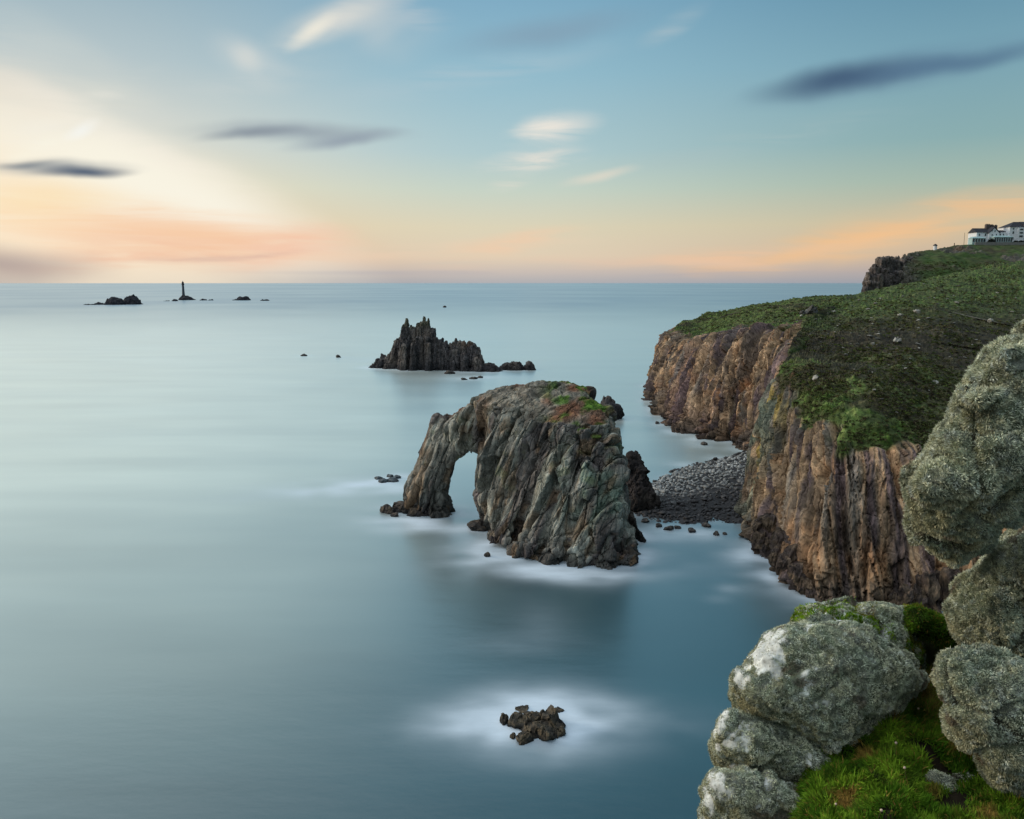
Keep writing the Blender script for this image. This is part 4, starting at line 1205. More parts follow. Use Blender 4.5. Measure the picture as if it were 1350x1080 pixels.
for i, (u, v, w, lb) in enumerate(big_px):
    h = hit(u, v)
    if h is None: continue
    s = w / 2 / F_PX * h[0].y
    P, F = rock_shape(4, 730 + i, 0.5, 0.9)
    dk = i < 2
    o = mesh_obj('hillside_rock', P * s, F, M['rubble'], cols=np.clip(np.tile(lin((76, 76, 74) if dk else (150, 148, 140)), (len(P), 1)) * (1 + 0.4 * fbm(P * 1.6 + i, 3, i))[:, None], .004, .9))
    o.location = h[0] + Vector((0, 0, s * 0.2)); o.rotation_euler = (0.2, 0.1, i)
    tag(o, lb, 'rock', 'larger rocks on the hillside')

# bushes along the skyline and grass clumps of the headland as one mass
GRASSY_F = grassy[HF].mean(1)


def clumps(name, n, region, size, cols, label, seed):
    r = np.random.default_rng(seed); vs, fs, cs = [], [], []; off = 0; cnt = 0; tr = 0
    while cnt < n and tr < n * 6:
        tr += 1
        u = r.uniform(region[0], region[1]); v = r.uniform(region[2], region[3])
        h = hit(u, v)
        if h is None or h[2] >= len(HF) or h[1].z < 0.3 or (h[0].y < 548 and GRASSY_F[h[2]] < 0.75): continue
        if fbm(np.array([[h[0].x, h[0].y, 0]]) * 0.05, 2, 77)[0] < r.uniform(-0.5, 0.3): continue
        s = size * r.uniform(0.5, 1.5) * (0.6 + h[0].y / 500)
        m = 16
        d = r.normal(size=(m, 3)); d[:, 2] = np.abs(d[:, 2]) * 0.9 + 0.1; d /= np.linalg.norm(d, axis=1)[:, None]
        c0 = np.array(h[0]); side = np.cross(d, r.normal(size=(m, 3))); side /= np.linalg.norm(side, axis=1)[:, None]
        b0 = c0 + d * s * 0.15 * np.array([2.5, 2.5, 0.3]); tip = c0 + d * s * r.uniform(0.6, 1.2, m)[:, None] * np.array([1.2, 1.2, 0.75]); mid = (b0 + tip) / 2
        V = np.stack([b0, mid + side * s * 0.22, tip, mid - side * s * 0.22], 1).reshape(-1, 3)
        fs.append(np.arange(4 * m).reshape(-1, 4) + off); vs.append(V); off += 4 * m
        cs.append(np.repeat(lin(cols[r.integers(len(cols))])[None] * r.uniform(0.6, 1.35, m)[:, None], 4, 0)); cnt += 1
    tag(mesh_obj(name, np.vstack(vs), np.vstack(fs), M['blade'], smooth=False, cols=np.clip(np.vstack(cs), .004, .9)), label, kind='stuff')


clumps('heath_plants', 9000, (900, 1345, 345, 610), 0.42, [(76, 86, 50), (86, 98, 48), (66, 78, 42), (80, 76, 54), (62, 54, 42), (98, 96, 64)], 'low grass, gorse and heather over the headland', 21)

# ------------------------------------------------------------------ footpaths
def path(pts, label, w=0.9):
    P = []
    for (u0, v0), (u1, v1) in zip(pts[:-1], pts[1:]):
        for t in np.linspace(0, 1, 14, endpoint=False):
            h = hit(u0 + (u1 - u0) * t, v0 + (v1 - v0) * t)
            if h: P.append(np.array(h[0]))
    P = np.array(P)
    if len(P) < 3: return
    k = np.ones(5) / 5
    Pp = np.pad(P, ((2, 2), (0, 0)), mode='edge'); P = np.stack([np.convolve(Pp[:, c], k, 'valid') for c in range(3)], 1)
    T = np.gradient(P, axis=0); T[:, 2] = 0; T /= np.maximum(np.linalg.norm(T, axis=1), 1e-6)[:, None]
    S_ = np.stack([-T[:, 1], T[:, 0], T[:, 2]], 1)
    V = np.concatenate([P - S_ * w + [0, 0, .35], P + S_ * w + [0, 0, .35]]); n = len(P)
    F = np.array([[i, i + 1, n + i + 1, n + i] for i in range(n - 1)])
    tag(mesh_obj('footpath', V, F, M['rubble'], cols=np.tile(lin((104, 96, 84)), (len(V), 1))), label, kind='structure')


path([(1256, 413), (1285, 420), (1318, 427), (1349, 433)], 'worn earth footpath on the upper hillside', 0.7)
path([(1238, 453), (1262, 457), (1285, 461), (1304, 464)], 'lower worn footpath in the dark heather', 0.5)

# ------------------------------------------------------------------ hotel on the hill
M['white'] = plain_mat('white_render', lin((214, 218, 222)), 0.8, 0.3, 0.3, 0.06)
M['slate'] = plain_mat('dark_slate', lin((44, 44, 50)), 0.7, 0.3, 0.8, 0.2)
M['pane'] = plain_mat('window_glass', lin((38, 48, 60)), 0.12, 0.5, 0.5, 0.1)
M['brick'] = plain_mat('chimney_render', lin((84, 78, 76)), 0.9, 0.2, 0.8, 0.2)
M['green'] = plain_mat('conservatory_paint', lin((150, 176, 176)), 0.6, 0.4, 0.5, 0.1)
M['wallstone'] = plain_mat('terrace_stone', lin((120, 120, 118)), 0.9, 0.2, 0.6, 0.2)
M['bush'] = plain_mat('bush_leaf', lin((34, 42, 24)), 0.9, 0.1, 3.0, 0.4)
HY = 655.0


def HX(u): return xat(u, HY, 90)
def HZ(v): return zat(v, HY)


hotel = empty('hotel', (HX(1307), HY, HZ(321)))
tag(hotel, 'white two storey hotel with dark slate roofs and chimneys on the hill', 'hotel')
HO = np.array(hotel.location)


def hpart(name, vf, mat, parent=hotel, smooth=False):
    V, F = vf
    return mesh_obj(name, np.asarray(V) - HO, F, M[mat], parent, smooth)


def gable(u0, u1, y0, y1, vb, vt, along='x', over=0.5):
    """pitched roof, ridge along x or y"""
    x0, x1, zb, zt = HX(u0) - over, HX(u1) + over, HZ(vb), HZ(vt); y0 -= over; y1 += over
    if along == 'x':
        ym = (y0 + y1) / 2
        V = [(x0, y0, zb), (x1, y0, zb), (x1, y1, zb), (x0, y1, zb), (x0, ym, zt), (x1, ym, zt)]
        F = [[0, 1, 5, 4], [2, 3, 4, 5], [1, 2, 5, 5], [3, 0, 4, 4], [3, 2, 1, 0]]
    else:
        xm = (x0 + x1) / 2
        V = [(x0, y0, zb), (x1, y0, zb), (x1, y1, zb), (x0, y1, zb), (xm, y0, zt), (xm, y1, zt)]
        F = [[0, 4, 5, 3], [1, 2, 5, 4], [0, 1, 4, 4], [2, 3, 5, 5], [3, 2, 1, 0]]
    return np.array(V, float), F


def hpoly(name, VF, mat, parent=hotel):
    V, F = VF
    me = bpy.data.meshes.new(name)
    me.from_pydata([tuple(np.array(v) - HO) for v in V], [], [list(dict.fromkeys(f)) for f in F]); me.update()
    me.materials.append(M[mat])
    o = bpy.data.objects.new(name, me); COL.objects.link(o); o.parent = parent
    return o


def hbox(u0, u1, v0, v1, y0, y1): return box_vf(HX(u0), HX(u1), y0, y1, HZ(v1), HZ(v0))


ZB = 325
hpart('wall', hbox(1288, 1328, 306.5, ZB, HY, HY + 12), 'white')
hpoly('roof', gable(1288, 1316, HY, HY + 12, 306.5, 300.4), 'slate')
hpoly('roof', gable(1316.6, 1328, HY + 1, HY + 11, 306.8, 303), 'slate')
hpart('gable_wall', hbox(1302, 1315.5, 307.2, ZB, HY - 2.5, HY - 0.05), 'white')
gx = (np.array([(HX(1302), HY - 2.5, HZ(307.2)), (HX(1315.5), HY - 2.5, HZ(307.2)), (HX(1308.7), HY - 2.5, HZ(301.2)), (HX(1302), HY + 4, HZ(307.2)), (HX(1315.5), HY + 4, HZ(307.2)), (HX(1308.7), HY + 4, HZ(301.2))]), [[0, 1, 2], [3, 5, 4], [0, 2, 5, 3], [1, 4, 5, 2]])
hpoly('gable_wall', gx, 'white')
xa, xm, xb = HX(1301), HX(1308.7), HX(1316.5)
za, zt_ = HZ(308), HZ(300.4)
hpoly('roof', ([(xa, HY - 3, za), (xm, HY - 3, zt_), (xm, HY + 6, zt_), (xa, HY + 6, za), (xb, HY - 3, za), (xb, HY + 6, za), (xa, HY - 3, za + .5), (xm, HY - 3, zt_ + .6), (xm, HY + 6, zt_ + .6), (xa, HY + 6, za + .5), (xb, HY - 3, za + .5), (xb, HY + 6, za + .5)],
     [[0, 3, 2, 1], [1, 2, 5, 4], [6, 7, 8, 9], [7, 10, 11, 8], [0, 1, 7, 6], [1, 4, 10, 7], [0, 6, 9, 3], [4, 5, 11, 10]]), 'slate')
for u0, u1, vt, vb in ((1304.3, 1309.6, 295.4, 301.5), (1311.0, 1314.4, 296.2, 302), (1316.6, 1319, 296.6, 304)):
    ch = hpart('chimney', hbox(u0, u1, vt, vb, HY + 4.5, HY + 7), 'brick')
    for k in np.linspace(u0 + .6, u1 - .6, 3 if u1 - u0 > 3 else 2):
        hpart('chimney_pot', lathe_at(k, vt) if False else hbox(k - .35, k + .35, vt - 0.9, vt + .05, HY + 5.4, HY + 6.2), 'brick', ch)
# right wing with a hipped roof
hpart('wall', hbox(1328.3, 1347, 299.2, ZB, HY - 3, HY + 13), 'white')
xs = [HX(1327.6), HX(1348)]; ye = [HY - 3.8, HY + 13.8]
hpoly('roof', ([(xs[0], ye[0], HZ(299.6)), (xs[1], ye[0], HZ(299.6)), (xs[1], ye[1], HZ(299.6)), (xs[0], ye[1], HZ(299.6)), (HX(1339), HY + 4, HZ(292.2)), (HX(1346.5), HY + 4, HZ(292.2))],
     [[0, 1, 5, 4], [1, 2, 5], [2, 3, 4, 5], [3, 0, 4], [3, 2, 1, 0]]), 'slate')
hpart('wall', hbox(1347.2, 1366, 297.6, ZB, HY - 4.5, HY + 12), 'white')
hpoly('roof', gable(1347.2, 1366, HY - 4.5, HY + 12, 297.6, 292), 'slate')
# bay on the right wing, windows
hpart('bay', hbox(1337.5, 1345.5, 301, ZB, HY - 5, HY - 3.05), 'white')
for u, v, w, h, y in [(1299.6, 309.5, 2, 3.4, HY), (1291.5, 309.5, 1.6, 3, HY), (1305.6, 304.6, 1.4, 1.8, HY - 2.5), (1309.4, 305, 1.4, 2.6, HY - 2.5), (1306, 310, 1.4, 2.6, HY - 2.5), (1311.5, 310, 1.4, 2.6, HY - 2.5), (1319, 309.4, 1.6, 2.6, HY), (1323.4, 309.4, 1.6, 2.6, HY),
                      (1333, 307, 2.0, 3.6, HY - 3), (1333, 302, 1.6, 2, HY - 3), (1341.5, 303, 4.6, 2.2, HY - 5), (1341.5, 307.4, 4.6, 2.2, HY - 5), (1341.5, 312, 4.6, 2.6, HY - 5), (1333, 314.5, 1.8, 3.6, HY - 3), (1351, 303, 1.8, 3, HY - 4.5), (1351, 310, 1.8, 3, HY - 4.5)]:
    fr_ = hpart('window', hbox(u - w / 2, u + w / 2, v - h / 2, v + h / 2, y - 0.2, y + 0.02), 'green')
    hpart('pane', hbox(u - w / 2 + .2, u + w / 2 - .2, v - h / 2 + .25, v + h / 2 - .25, y - 0.28, y - 0.21), 'pane', fr_)
for (u0, u1, vt, vb, y0, y1, nb) in ((1277.5, 1295, 314.6, ZB, HY - 6, HY - .1, 5), (1304, 1327.8, 313.4, ZB, HY - 8, HY - 2.6, 8)):
    cv = hpart('conservatory', hbox(u0, u1, vt, vb, y0, y1), 'green')
    x0, x1 = HX(u0) - .4, HX(u1) + .4
    hpoly('conservatory_roof', ([(x0, y0 - .4, HZ(vt)), (x1, y0 - .4, HZ(vt)), (x1, y1, HZ(vt)), (x0, y1, HZ(vt)), (x0 + 2.5, y0 + 2.5, HZ(vt - 2.2)), (x1 - 2.5, y0 + 2.5, HZ(vt - 2.2)), (x1 - 2.5, y1, HZ(vt - 2.2)), (x0 + 2.5, y1, HZ(vt - 2.2))],
         [[0, 1, 5, 4], [1, 2, 6, 5], [3, 0, 4, 7], [4, 5, 6, 7], [2, 3, 7, 6], [3, 2, 1, 0]]), 'green', cv)
    st_ = (u1 - u0) / nb
    for k in range(nb):
        a0, a1 = u0 + st_ * (k + .18), u0 + st_ * (k + .82)
        hpart('window_pane', hbox(a0, a1, vt + .9, 319.4, y0 - .12, y0 + .02), 'pane', cv)
tag(hpart('terrace_wall', hbox(1276, 1366, 320.3, 324, HY - 12, HY - 11), 'wallstone', None), 'low pale stone wall along the terrace in front of the hotel', 'wall').location = HO


def leaf_ball(name, c, rx, ry, rz, n, cols, label, cat, group, seed, leaf=0.25):
    r = np.random.default_rng(seed)
    d = r.normal(size=(n, 3)); d /= np.linalg.norm(d, axis=1)[:, None]; d[:, 2] = np.abs(d[:, 2])
    p = d * (r.uniform(0.35, 1, n) ** 0.5)[:, None] * (1 + 0.3 * fbm(d * 2.2 + seed, 2, seed))[:, None] * np.array([rx, ry, rz])
    a = r.normal(size=(n, 3)); a /= np.linalg.norm(a, axis=1)[:, None]; b = np.cross(a, r.normal(size=(n, 3))); b /= np.linalg.norm(b, axis=1)[:, None]
    s = leaf * r.uniform(.6, 1.4, n)[:, None]
    V = np.stack([p - a * s, p + b * s * .6, p + a * s, p - b * s * .6], 1).reshape(-1, 3)
    C = np.repeat(lin(cols[0])[None] * r.uniform(.5, 1.5, n)[:, None], 4, 0)
    o = mesh_obj(name, V, np.arange(4 * n).reshape(-1, 4), M['blade'], smooth=False, cols=np.clip(C, .004, .9)); o.location = c
    return tag(o, label, cat, group)


for i, (u, w, h, y, lb) in enumerate([(1299, 5.5, 5.4, HY - 9.5, 'dark rounded bush in front of the hotel between its conservatories'), (1331, 4.5, 2.6, HY - 9.5, 'low dark bush in front of the hotel right wing at left'), (1338, 4.5, 2.8, HY - 9.5, 'low dark bush in front of the hotel bay'), (1346, 4.5, 2.6, HY - 9.5, 'low dark bush at right before the hotel')]):
    leaf_ball('bush', (HX(u), y, HZ(322)), w * .6, 1.4, h * .6 + .6, 1400, [(26, 32, 22)], lb, 'bush', 'bushes before the hotel', 40 + i)
# white hut, flagpole, post
hh = hit(1234.5, 329.5); Yk_ = hh[0].y if hh else 640
hut = empty('hut', (xat(1234.5, Yk_, 88), Yk_, zat(328.8, Yk_)))
tag(hut, 'small white round hut with a dark cap on the hill skyline', 'hut')
k = Yk_ / F_PX
mesh_obj('wall', *lathe([(2.2 * k, -1.5), (2.2 * k, 0), (2.15 * k, 4.6 * k)], 16), M['white'], hut, False)
mesh_obj('roof', *lathe([(2.8 * k, 4.6 * k), (2.8 * k, 5.0 * k), (1.6 * k, 6.2 * k), (0.5 * k, 6.9 * k)], 16), M['slate'], hut, False)
for nm, u, v0, v1, lb, cat in (('flagpole', 1272, 307.5, 322.5, 'thin bare flagpole left of the hotel', 'flagpole'), ('post', 1259.5, 321, 326, 'short dark post on the hill between hut and hotel', 'post')):
    Yp = 648 if nm == 'flagpole' else 640
    r_ = 0.10 if nm == 'flagpole' else 0.25
    H_ = zat(v0, Yp) - zat(v1, Yp)
    o = mesh_obj(nm, *lathe([(r_ * 1.4, -2), (r_, H_), (r_ * 1.6, H_ + .05), (r_ * 1.2, H_ + .3)], 10), M['iron'])
    o.location = (xat(u, Yp, 88), Yp, zat(v1, Yp)); tag(o, lb, cat)

# ------------------------------------------------------------------ foreground: ledge, lichen boulders, turf
def in_view(P, m=60):
    w = P[:, 1] * CP - (P[:, 2] - CAM_H) * SP
    up = P[:, 1] * SP + (P[:, 2] - CAM_H) * CP
    u = 675 + F_PX * P[:, 0] / w; v = 540 - F_PX * up / w
    return (u > -m) & (u < 1350 + m) & (v > -m) & (v < 1080 + m), u, v


def sample_mesh(V, F, dens, r, w=None):
    a, b, c, d = (V[F[:, i]] for i in range(4)) if F.shape[1] == 4 else (V[F[:, 0]], V[F[:, 1]], V[F[:, 2]], V[F[:, 2]])
    ar = 0.5 * np.linalg.norm(np.cross(c - a, d - b), axis=1) if F.shape[1] == 4 else 0.5 * np.linalg.norm(np.cross(b - a, c - a), axis=1)
    if w is not None: ar = np.where(ar < 0.02, ar * w, 0)
    n = r.poisson(ar * dens); idx = np.repeat(np.arange(len(F)), n)
    s, t = r.random((len(idx), 1)), r.random((len(idx), 1))
    P = (a[idx] * (1 - s) + b[idx] * s) * (1 - t) + (d[idx] * (1 - s) + c[idx] * s) * t
    return P, idx


def blades(P, D, L, W, r, bend=0.0):
    """diamond shaped blades from P along D (unit)"""
    n = len(P)
    side = np.cross(D, r.normal(size=(n, 3))); side /= np.maximum(np.linalg.norm(side, axis=1), 1e-6)[:, None]
    mid = P + D * (L * 0.5)[:, None]; tip = P + D * L[:, None]
    if bend: tip = tip + np.array([0, 0, -1.0]) * (L * bend)[:, None] * r.random((n, 1))
    V = np.stack([P - side * (W * 0.4)[:, None], mid - side * W[:, None], tip, mid + side * W[:, None]], 1).reshape(-1, 3)
    return V, np.arange(4 * n).reshape(-1, 4)


def unit(a): return a / np.maximum(np.linalg.norm(a, axis=1), 1e-9)[:, None]


def lichen_boulder(rows, Y, b, label, seed, bare=0.0, olive=0.5, thick=1.0, voxel=0.022, dens=46000, e=2.3, extra=(), lump=1.0, crease=1.0):
    parts = [loft_v(rows, Y, b, e)] + [loft_v(r_, y_, b_, e) for r_, y_, b_ in extra]
    V, F = remesh(*join(parts), voxel)
    V = laplace(V, F, 8)
    N = vnormals(V, F)
    d = lump * (0.065 * fbm(V * 1.7 + seed, 3, seed) + 0.035 * fbm(V * 6.0, 3, seed + 1))
    F1, F2, ID, TL = facets(V * 1.9 + seed, seed + 2)
    d += lump * (0.04 * (ID - 0.5) + 0.10 * TL * (0.45 + 0.55 * crease) - 0.085 * crease * np.exp(-(F2 - F1) / 0.045))
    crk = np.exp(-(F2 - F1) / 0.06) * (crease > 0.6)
    F1, F2, ID, TL = facets(V * 5.0 + seed, seed + 32)
    d += lump * (0.012 * TL - 0.005 * np.exp(-(F2 - F1) / 0.06)) - 0.02 + lump * 0.012 * fbm(V * 13.0, 3, seed + 30)
    V = V + N * d[:, None]
    N = vnormals(V, F)
    # bare crusted patches against shaggy lichen
    nb = 0.75 * fbm(V * np.array([3.0, 3.0, 1.9]) + seed * 3, 4, seed + 5, 0.62) + 0.25 * fbm(V * 14.0, 3, seed + 31)
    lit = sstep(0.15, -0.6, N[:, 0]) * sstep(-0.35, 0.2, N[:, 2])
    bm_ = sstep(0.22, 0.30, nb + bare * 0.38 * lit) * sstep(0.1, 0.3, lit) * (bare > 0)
    base = np.tile(lin((118, 122, 112)), (len(V), 1))
    base = mixc(base, lin((96, 104, 84)), sstep(-0.2, 0.3, fbm(V * 3.0, 3, seed + 6)))
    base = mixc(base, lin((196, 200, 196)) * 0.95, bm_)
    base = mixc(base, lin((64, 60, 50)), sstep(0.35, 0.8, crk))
    base = base * (1 + 0.35 * fbm(V * 18, 3, seed + 7))[:, None]
    t = empty('lichen_boulder', V.mean(0))
    c0 = np.array(t.location)
    tag(t, label, 'boulder', 'lichen covered boulders in the foreground')
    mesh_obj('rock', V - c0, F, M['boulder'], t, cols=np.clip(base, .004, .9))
    r = np.random.default_rng(seed)
    vis, u, v = in_view(V, 80)
    toc = unit(np.array([0, 0, CAM_H]) - V)
    wv = (vis & ((N * toc).sum(1) > -0.35)).astype(float) * (1 - 0.97 * bm_) * (1 - 0.9 * sstep(0.4, 0.85, crk))
    clump = fbm(V * 9.0 + seed, 3, seed + 8)
    wv *= 0.5 + 0.9 * sstep(-0.3, 0.4, clump)
    P, idx = sample_mesh(V, F, dens, r, wv[F].mean(1))
    n = len(P)
    Nf = unit(N[F[idx, 0]])
    cl = clump[F[idx, 0]]
    nz = unit(r.normal(size=(n, 3)))
    # tufts: neighbours share a direction
    q = P * 22.0
    tuft = np.stack([perlin(q, seed + 20), perlin(q + 31, seed + 21), perlin(q + 57, seed + 22)], 1)
    D = unit(Nf * 0.75 + tuft * 1.5 + nz * 0.65 + np.array([0, 0, -0.18]))
    L = thick * (0.011 + 0.016 * r.random(n)) * (1 + 0.9 * np.clip(cl, -0.5, 1)); W = 0.0020 + 0.0022 * r.random(n)
    Pm = P + Nf * (0.012 * thick * np.clip(tuft[:, :1] + 0.3, -0.4, 1))
    BVx, BFx = blades(Pm, D, L, W, r)
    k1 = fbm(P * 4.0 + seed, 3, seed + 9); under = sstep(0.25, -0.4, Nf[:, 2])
    C = np.tile(lin((204, 208, 182)), (n, 1))
    C = mixc(C, lin((170, 184, 164)), sstep(-0.3, 0.3, k1) * 0.7)
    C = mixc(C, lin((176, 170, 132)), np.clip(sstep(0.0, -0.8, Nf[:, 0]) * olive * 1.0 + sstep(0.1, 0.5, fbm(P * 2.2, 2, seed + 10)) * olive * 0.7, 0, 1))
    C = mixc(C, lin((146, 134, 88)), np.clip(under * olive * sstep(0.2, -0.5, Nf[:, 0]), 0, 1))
    C = mixc(C, lin((204, 212, 204)), sstep(0.15, 0.5, fbm(P * 16.0, 2, seed + 33)) * 0.6)
    C = mixc(C, lin((96, 104, 90)), sstep(0.1, 0.5, fbm(P * 11.0 + 9, 3, seed + 34)) * 0.6)
    C = mixc(C, lin((92, 62, 48)), sstep(0.45, 0.6, fbm(P * 3.1 + 20, 3, seed + 11)) * 0.6)
    C = C * r.uniform(0.45, 1.3, n)[:, None]
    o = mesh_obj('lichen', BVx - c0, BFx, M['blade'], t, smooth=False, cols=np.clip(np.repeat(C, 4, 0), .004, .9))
    o['kind'] = 'stuff'
    return V, F


FG = []
# the rounded boulder at the centre of the foreground
FG.append(lichen_boulder([(814, 1062, 1102, 7.1), (820, 1046, 1120, 7.0), (830, 1028, 1138), (847, 1008, 1168), (869, 985, 1205), (886, 973, 1222), (904, 968, 1218), (920, 968, 1200), (936, 974, 1186), (952, 992, 1175), (968, 1022, 1165), (984, 1056, 1158), (1000, 1084, 1152), (1016, 1112, 1146), (1024, 1124, 1140)],
    6.7, 0.62, 'large rounded grey green boulder with white patches, at centre of the foreground pile', 801, bare=0.75, olive=0.45, crease=0.3, thick=0.8, dens=56000))
FG.append(lichen_boulder([(936, 958, 990), (946, 948, 1010), (960, 940, 1040), (975, 934, 1070), (993, 937, 1100), (1009, 953, 1116), (1022, 985, 1118), (1032, 1020, 1106), (1040, 1048, 1088)],
    6.45, 0.42, 'low pale flat boulder under the large rounded boulder', 802, bare=0.95, olive=0.4, crease=0.3, thick=0.8, dens=56000))
FG.append(lichen_boulder([(1012, 945, 990), (1022, 936, 1020), (1036, 929, 1052), (1056, 925, 1075), (1076, 923, 1086), (1102, 929, 1082), (1130, 945, 1062)],
    6.2, 0.42, 'pale boulder at the bottom edge, lowest of the left pile', 803, bare=0.85, olive=0.45, crease=0.3, thick=0.8, dens=56000))
FG.append(lichen_boulder([(791, 1108, 1176), (796, 1070, 1192), (804, 1050, 1202), (815, 1042, 1208), (830, 1038, 1212), (852, 1042, 1216), (880, 1060, 1218), (910, 1080, 1210)],
    7.75, 0.75, 'flat grey slab with green moss on top, behind the large rounded boulder', 804, bare=0.35, olive=0.3, thick=0.7))
FG.append(lichen_boulder([(858, 1258, 1300), (868, 1246, 1340), (888, 1237, 1420), (910, 1238, 1440), (930, 1241, 1445), (961, 1250, 1445), (984, 1267, 1440), (1005, 1284, 1430), (1024, 1297, 1420), (1044, 1308, 1400), (1060, 1330, 1380)],
    5.7, 0.5, 'grey shaggy boulder at the lower right edge below the others', 805, olive=0.35))
FG.append(lichen_boulder([(677, 1352, 1450), (700, 1330, 1465), (719, 1312, 1475), (742, 1290, 1478), (762, 1268, 1480), (784, 1255, 1478), (806, 1250, 1470), (826, 1253, 1460), (844, 1263, 1450), (860, 1286, 1440), (874, 1302, 1430), (890, 1334, 1410)],
    6.75, 0.85, 'shaggy boulder at the right edge, middle of the right hand pile', 806, olive=0.4, thick=1.2,
    extra=[([(760, 1310, 1380), (790, 1296, 1400), (830, 1298, 1400), (862, 1308, 1390), (884, 1330, 1380)], 6.2, 0.3), ([(684, 1352, 1500), (706, 1322, 1500), (730, 1292, 1500), (752, 1278, 1500), (790, 1278, 1490), (830, 1290, 1480)], 7.5, 0.5)]))
FG.append(lichen_boulder([(400, 1410, 1520), (425, 1366, 1530), (440, 1332, 1530), (455, 1312, 1525), (475, 1290, 1520), (500, 1268, 1510), (525, 1256, 1500), (550, 1246, 1485), (580, 1234, 1460), (608, 1220, 1430), (630, 1206, 1405), (652, 1196, 1382, 5.55), (675, 1196, 1356, 5.68, .56), (695, 1200, 1338, 5.86, .48), (715, 1207, 1318, 6.1, .44), (732, 1216, 1296, 6.24, .36), (744, 1228, 1274, 6.34, .25), (750, 1238, 1258, 6.38, .12)],
    5.5, 0.6, 'huge leaning shaggy boulder at the right edge, topmost of the right hand pile', 807, olive=0.35, thick=1.15, dens=50000, lump=1.15,
    extra=[([(500, 1276, 1340), (514, 1260, 1345), (528, 1250, 1335), (540, 1252, 1318), (548, 1262, 1300)], 5.05, 0.22), ([(610, 1222, 1330), (628, 1206, 1335), (650, 1197, 1320), (668, 1202, 1290)], 5.1, 0.25), ([(455, 1318, 1400), (475, 1300, 1400), (492, 1296, 1380)], 5.15, 0.22)]))
FG.append(lichen_boulder([(1004, 1232, 1282), (1012, 1222, 1292), (1026, 1216, 1304), (1042, 1222, 1310), (1060, 1236, 1308), (1076, 1250, 1300)],
    5.98, 0.22, 'small grey rock half sunk in the turf before the right hand pile', 808, olive=0.2, thick=0.6))

# ground under the boulders: a ledge of the camera's own cliff
us = np.linspace(985, 1900, 200); vs_ = np.linspace(830, 1500, 200)
UU, VV = np.meshgrid(us, vs_)
YY = 7.3 - (VV - 880) / 200 * 2.0
YY = np.clip(YY, 1.2, 8.2)
YY += np.interp(UU, [985, 1080, 1180, 1240], [0.25, 0.15, 0.0, 0.1])
P = np.stack([at(u, v, y) for u, v, y in zip(UU.ravel(), VV.ravel(), YY.ravel())]).reshape(200, 200, 3)
P[:, :, 2] -= sstep(1075, 990, UU + 0 * VV) * 1.6
# lift the turf mound, drop the hollow behind the big boulder
mound = np.exp(-((UU - 1190) / 75) ** 2 - ((VV - 960) / 75) ** 2)
P[:, :, 2] += mound * 0.06 - np.exp(-((UU - 1205) / 60) ** 2 - ((VV - 862) / 22) ** 2) * 0.35
flat = P.reshape(-1, 3)
P[:, :, 2] += (0.05 * fbm(flat * 3.0, 3, 900) + 0.03 * fbm(flat * 9, 3, 901)).reshape(200, 200)
left = P[:, :1] + np.array([-0.8, 0, -46.0]); far_ = P[:1] + np.array([0.0, 2.0, -50.0])
G = np.concatenate([P[:, :1] + np.array([-2.5, 0, -56.0]), P[:, :1] + np.array([-.3, 0, -1.5]), P], 1)
top = np.concatenate([G[:1] + np.array([0, 3.0, -55.0]), G[:1] + np.array([0, .5, -1.5])], 0)
G = np.concatenate([top, G], 0)
LV = G.reshape(-1, 3); LF = grid_faces(G.shape[0], G.shape[1])
LN = vnormals(LV, LF)
if LN[:, 2].mean() < 0: LF = LF[:, ::-1]; LN = -LN
LC = np.tile(lin((40, 34, 26)), (len(LV), 1)); LC = mixc(LC, lin((44, 52, 22)), sstep(-0.1, 0.4, fbm(LV * 2.0, 3, 902)))
tag(mesh_obj('ground', LV, LF, M['turf'], cols=LC), 'dark earthy ledge under the foreground boulders', kind='structure')


def proj(Pn):
    w = Pn[:, 1] * CP - (Pn[:, 2] - CAM_H) * SP
    up = Pn[:, 1] * SP + (Pn[:, 2] - CAM_H) * CP
    return 675 + F_PX * Pn[:, 0] / w, 540 - F_PX * up / w


def turf(name, V, F, mask, dens, label, seed, L0, L1, cols, dry, up=0.6, wide=1.0):
    r = np.random.default_rng(seed)
    P, idx = sample_mesh(V, F, dens, r, mask[F].mean(1))
    n = len(P); N = vnormals(V, F)
    Nf = N[F[idx, 0]]
    q = P * 9.0
    tuft = np.stack([perlin(q, seed + 1), perlin(q + 11, seed + 2), perlin(q + 23, seed + 3)], 1)
    D = unit(Nf * 0.5 + np.array([0, 0, up]) + tuft * 1.3 + r.normal(size=(n, 3)) * 0.35)
    g = fbm(P * 5, 2, seed + 4)
    L = (L0 + (L1 - L0) * r.random(n) ** 1.5) * (1 + 0.7 * np.clip(g, -.6, 1)); W = (0.0022 + 0.002 * r.random(n)) * wide
    BVx, BFx = blades(P + Nf * (0.04 * np.clip(fbm(P * 7, 2, seed + 9), -.3, 1))[:, None], D, L, W, r, 0.5)
    k1 = fbm(P * 3.2, 3, seed + 5)
    C = mixc(np.tile(lin(cols[0]), (n, 1)), lin(cols[1]), sstep(-0.3, 0.3, k1))
    C = mixc(C, lin(cols[2]), sstep(0.0, 0.5, fbm(P * 8, 2, seed + 6)) * 0.7)
    C = mixc(C, lin((150, 118, 62)), np.clip(sstep(0.15, 0.4, fbm(P * 2.6 + 4, 3, seed + 7)) * dry + (r.random(n) < 0.06) * 0.8, 0, 1))
    C = C * r.uniform(0.6, 1.35, n)[:, None]
    o = mesh_obj(name, BVx, BFx, M['blade'], smooth=False, cols=np.clip(np.repeat(C, 4, 0), .004, .9))
    return tag(o, label, kind='stuff')


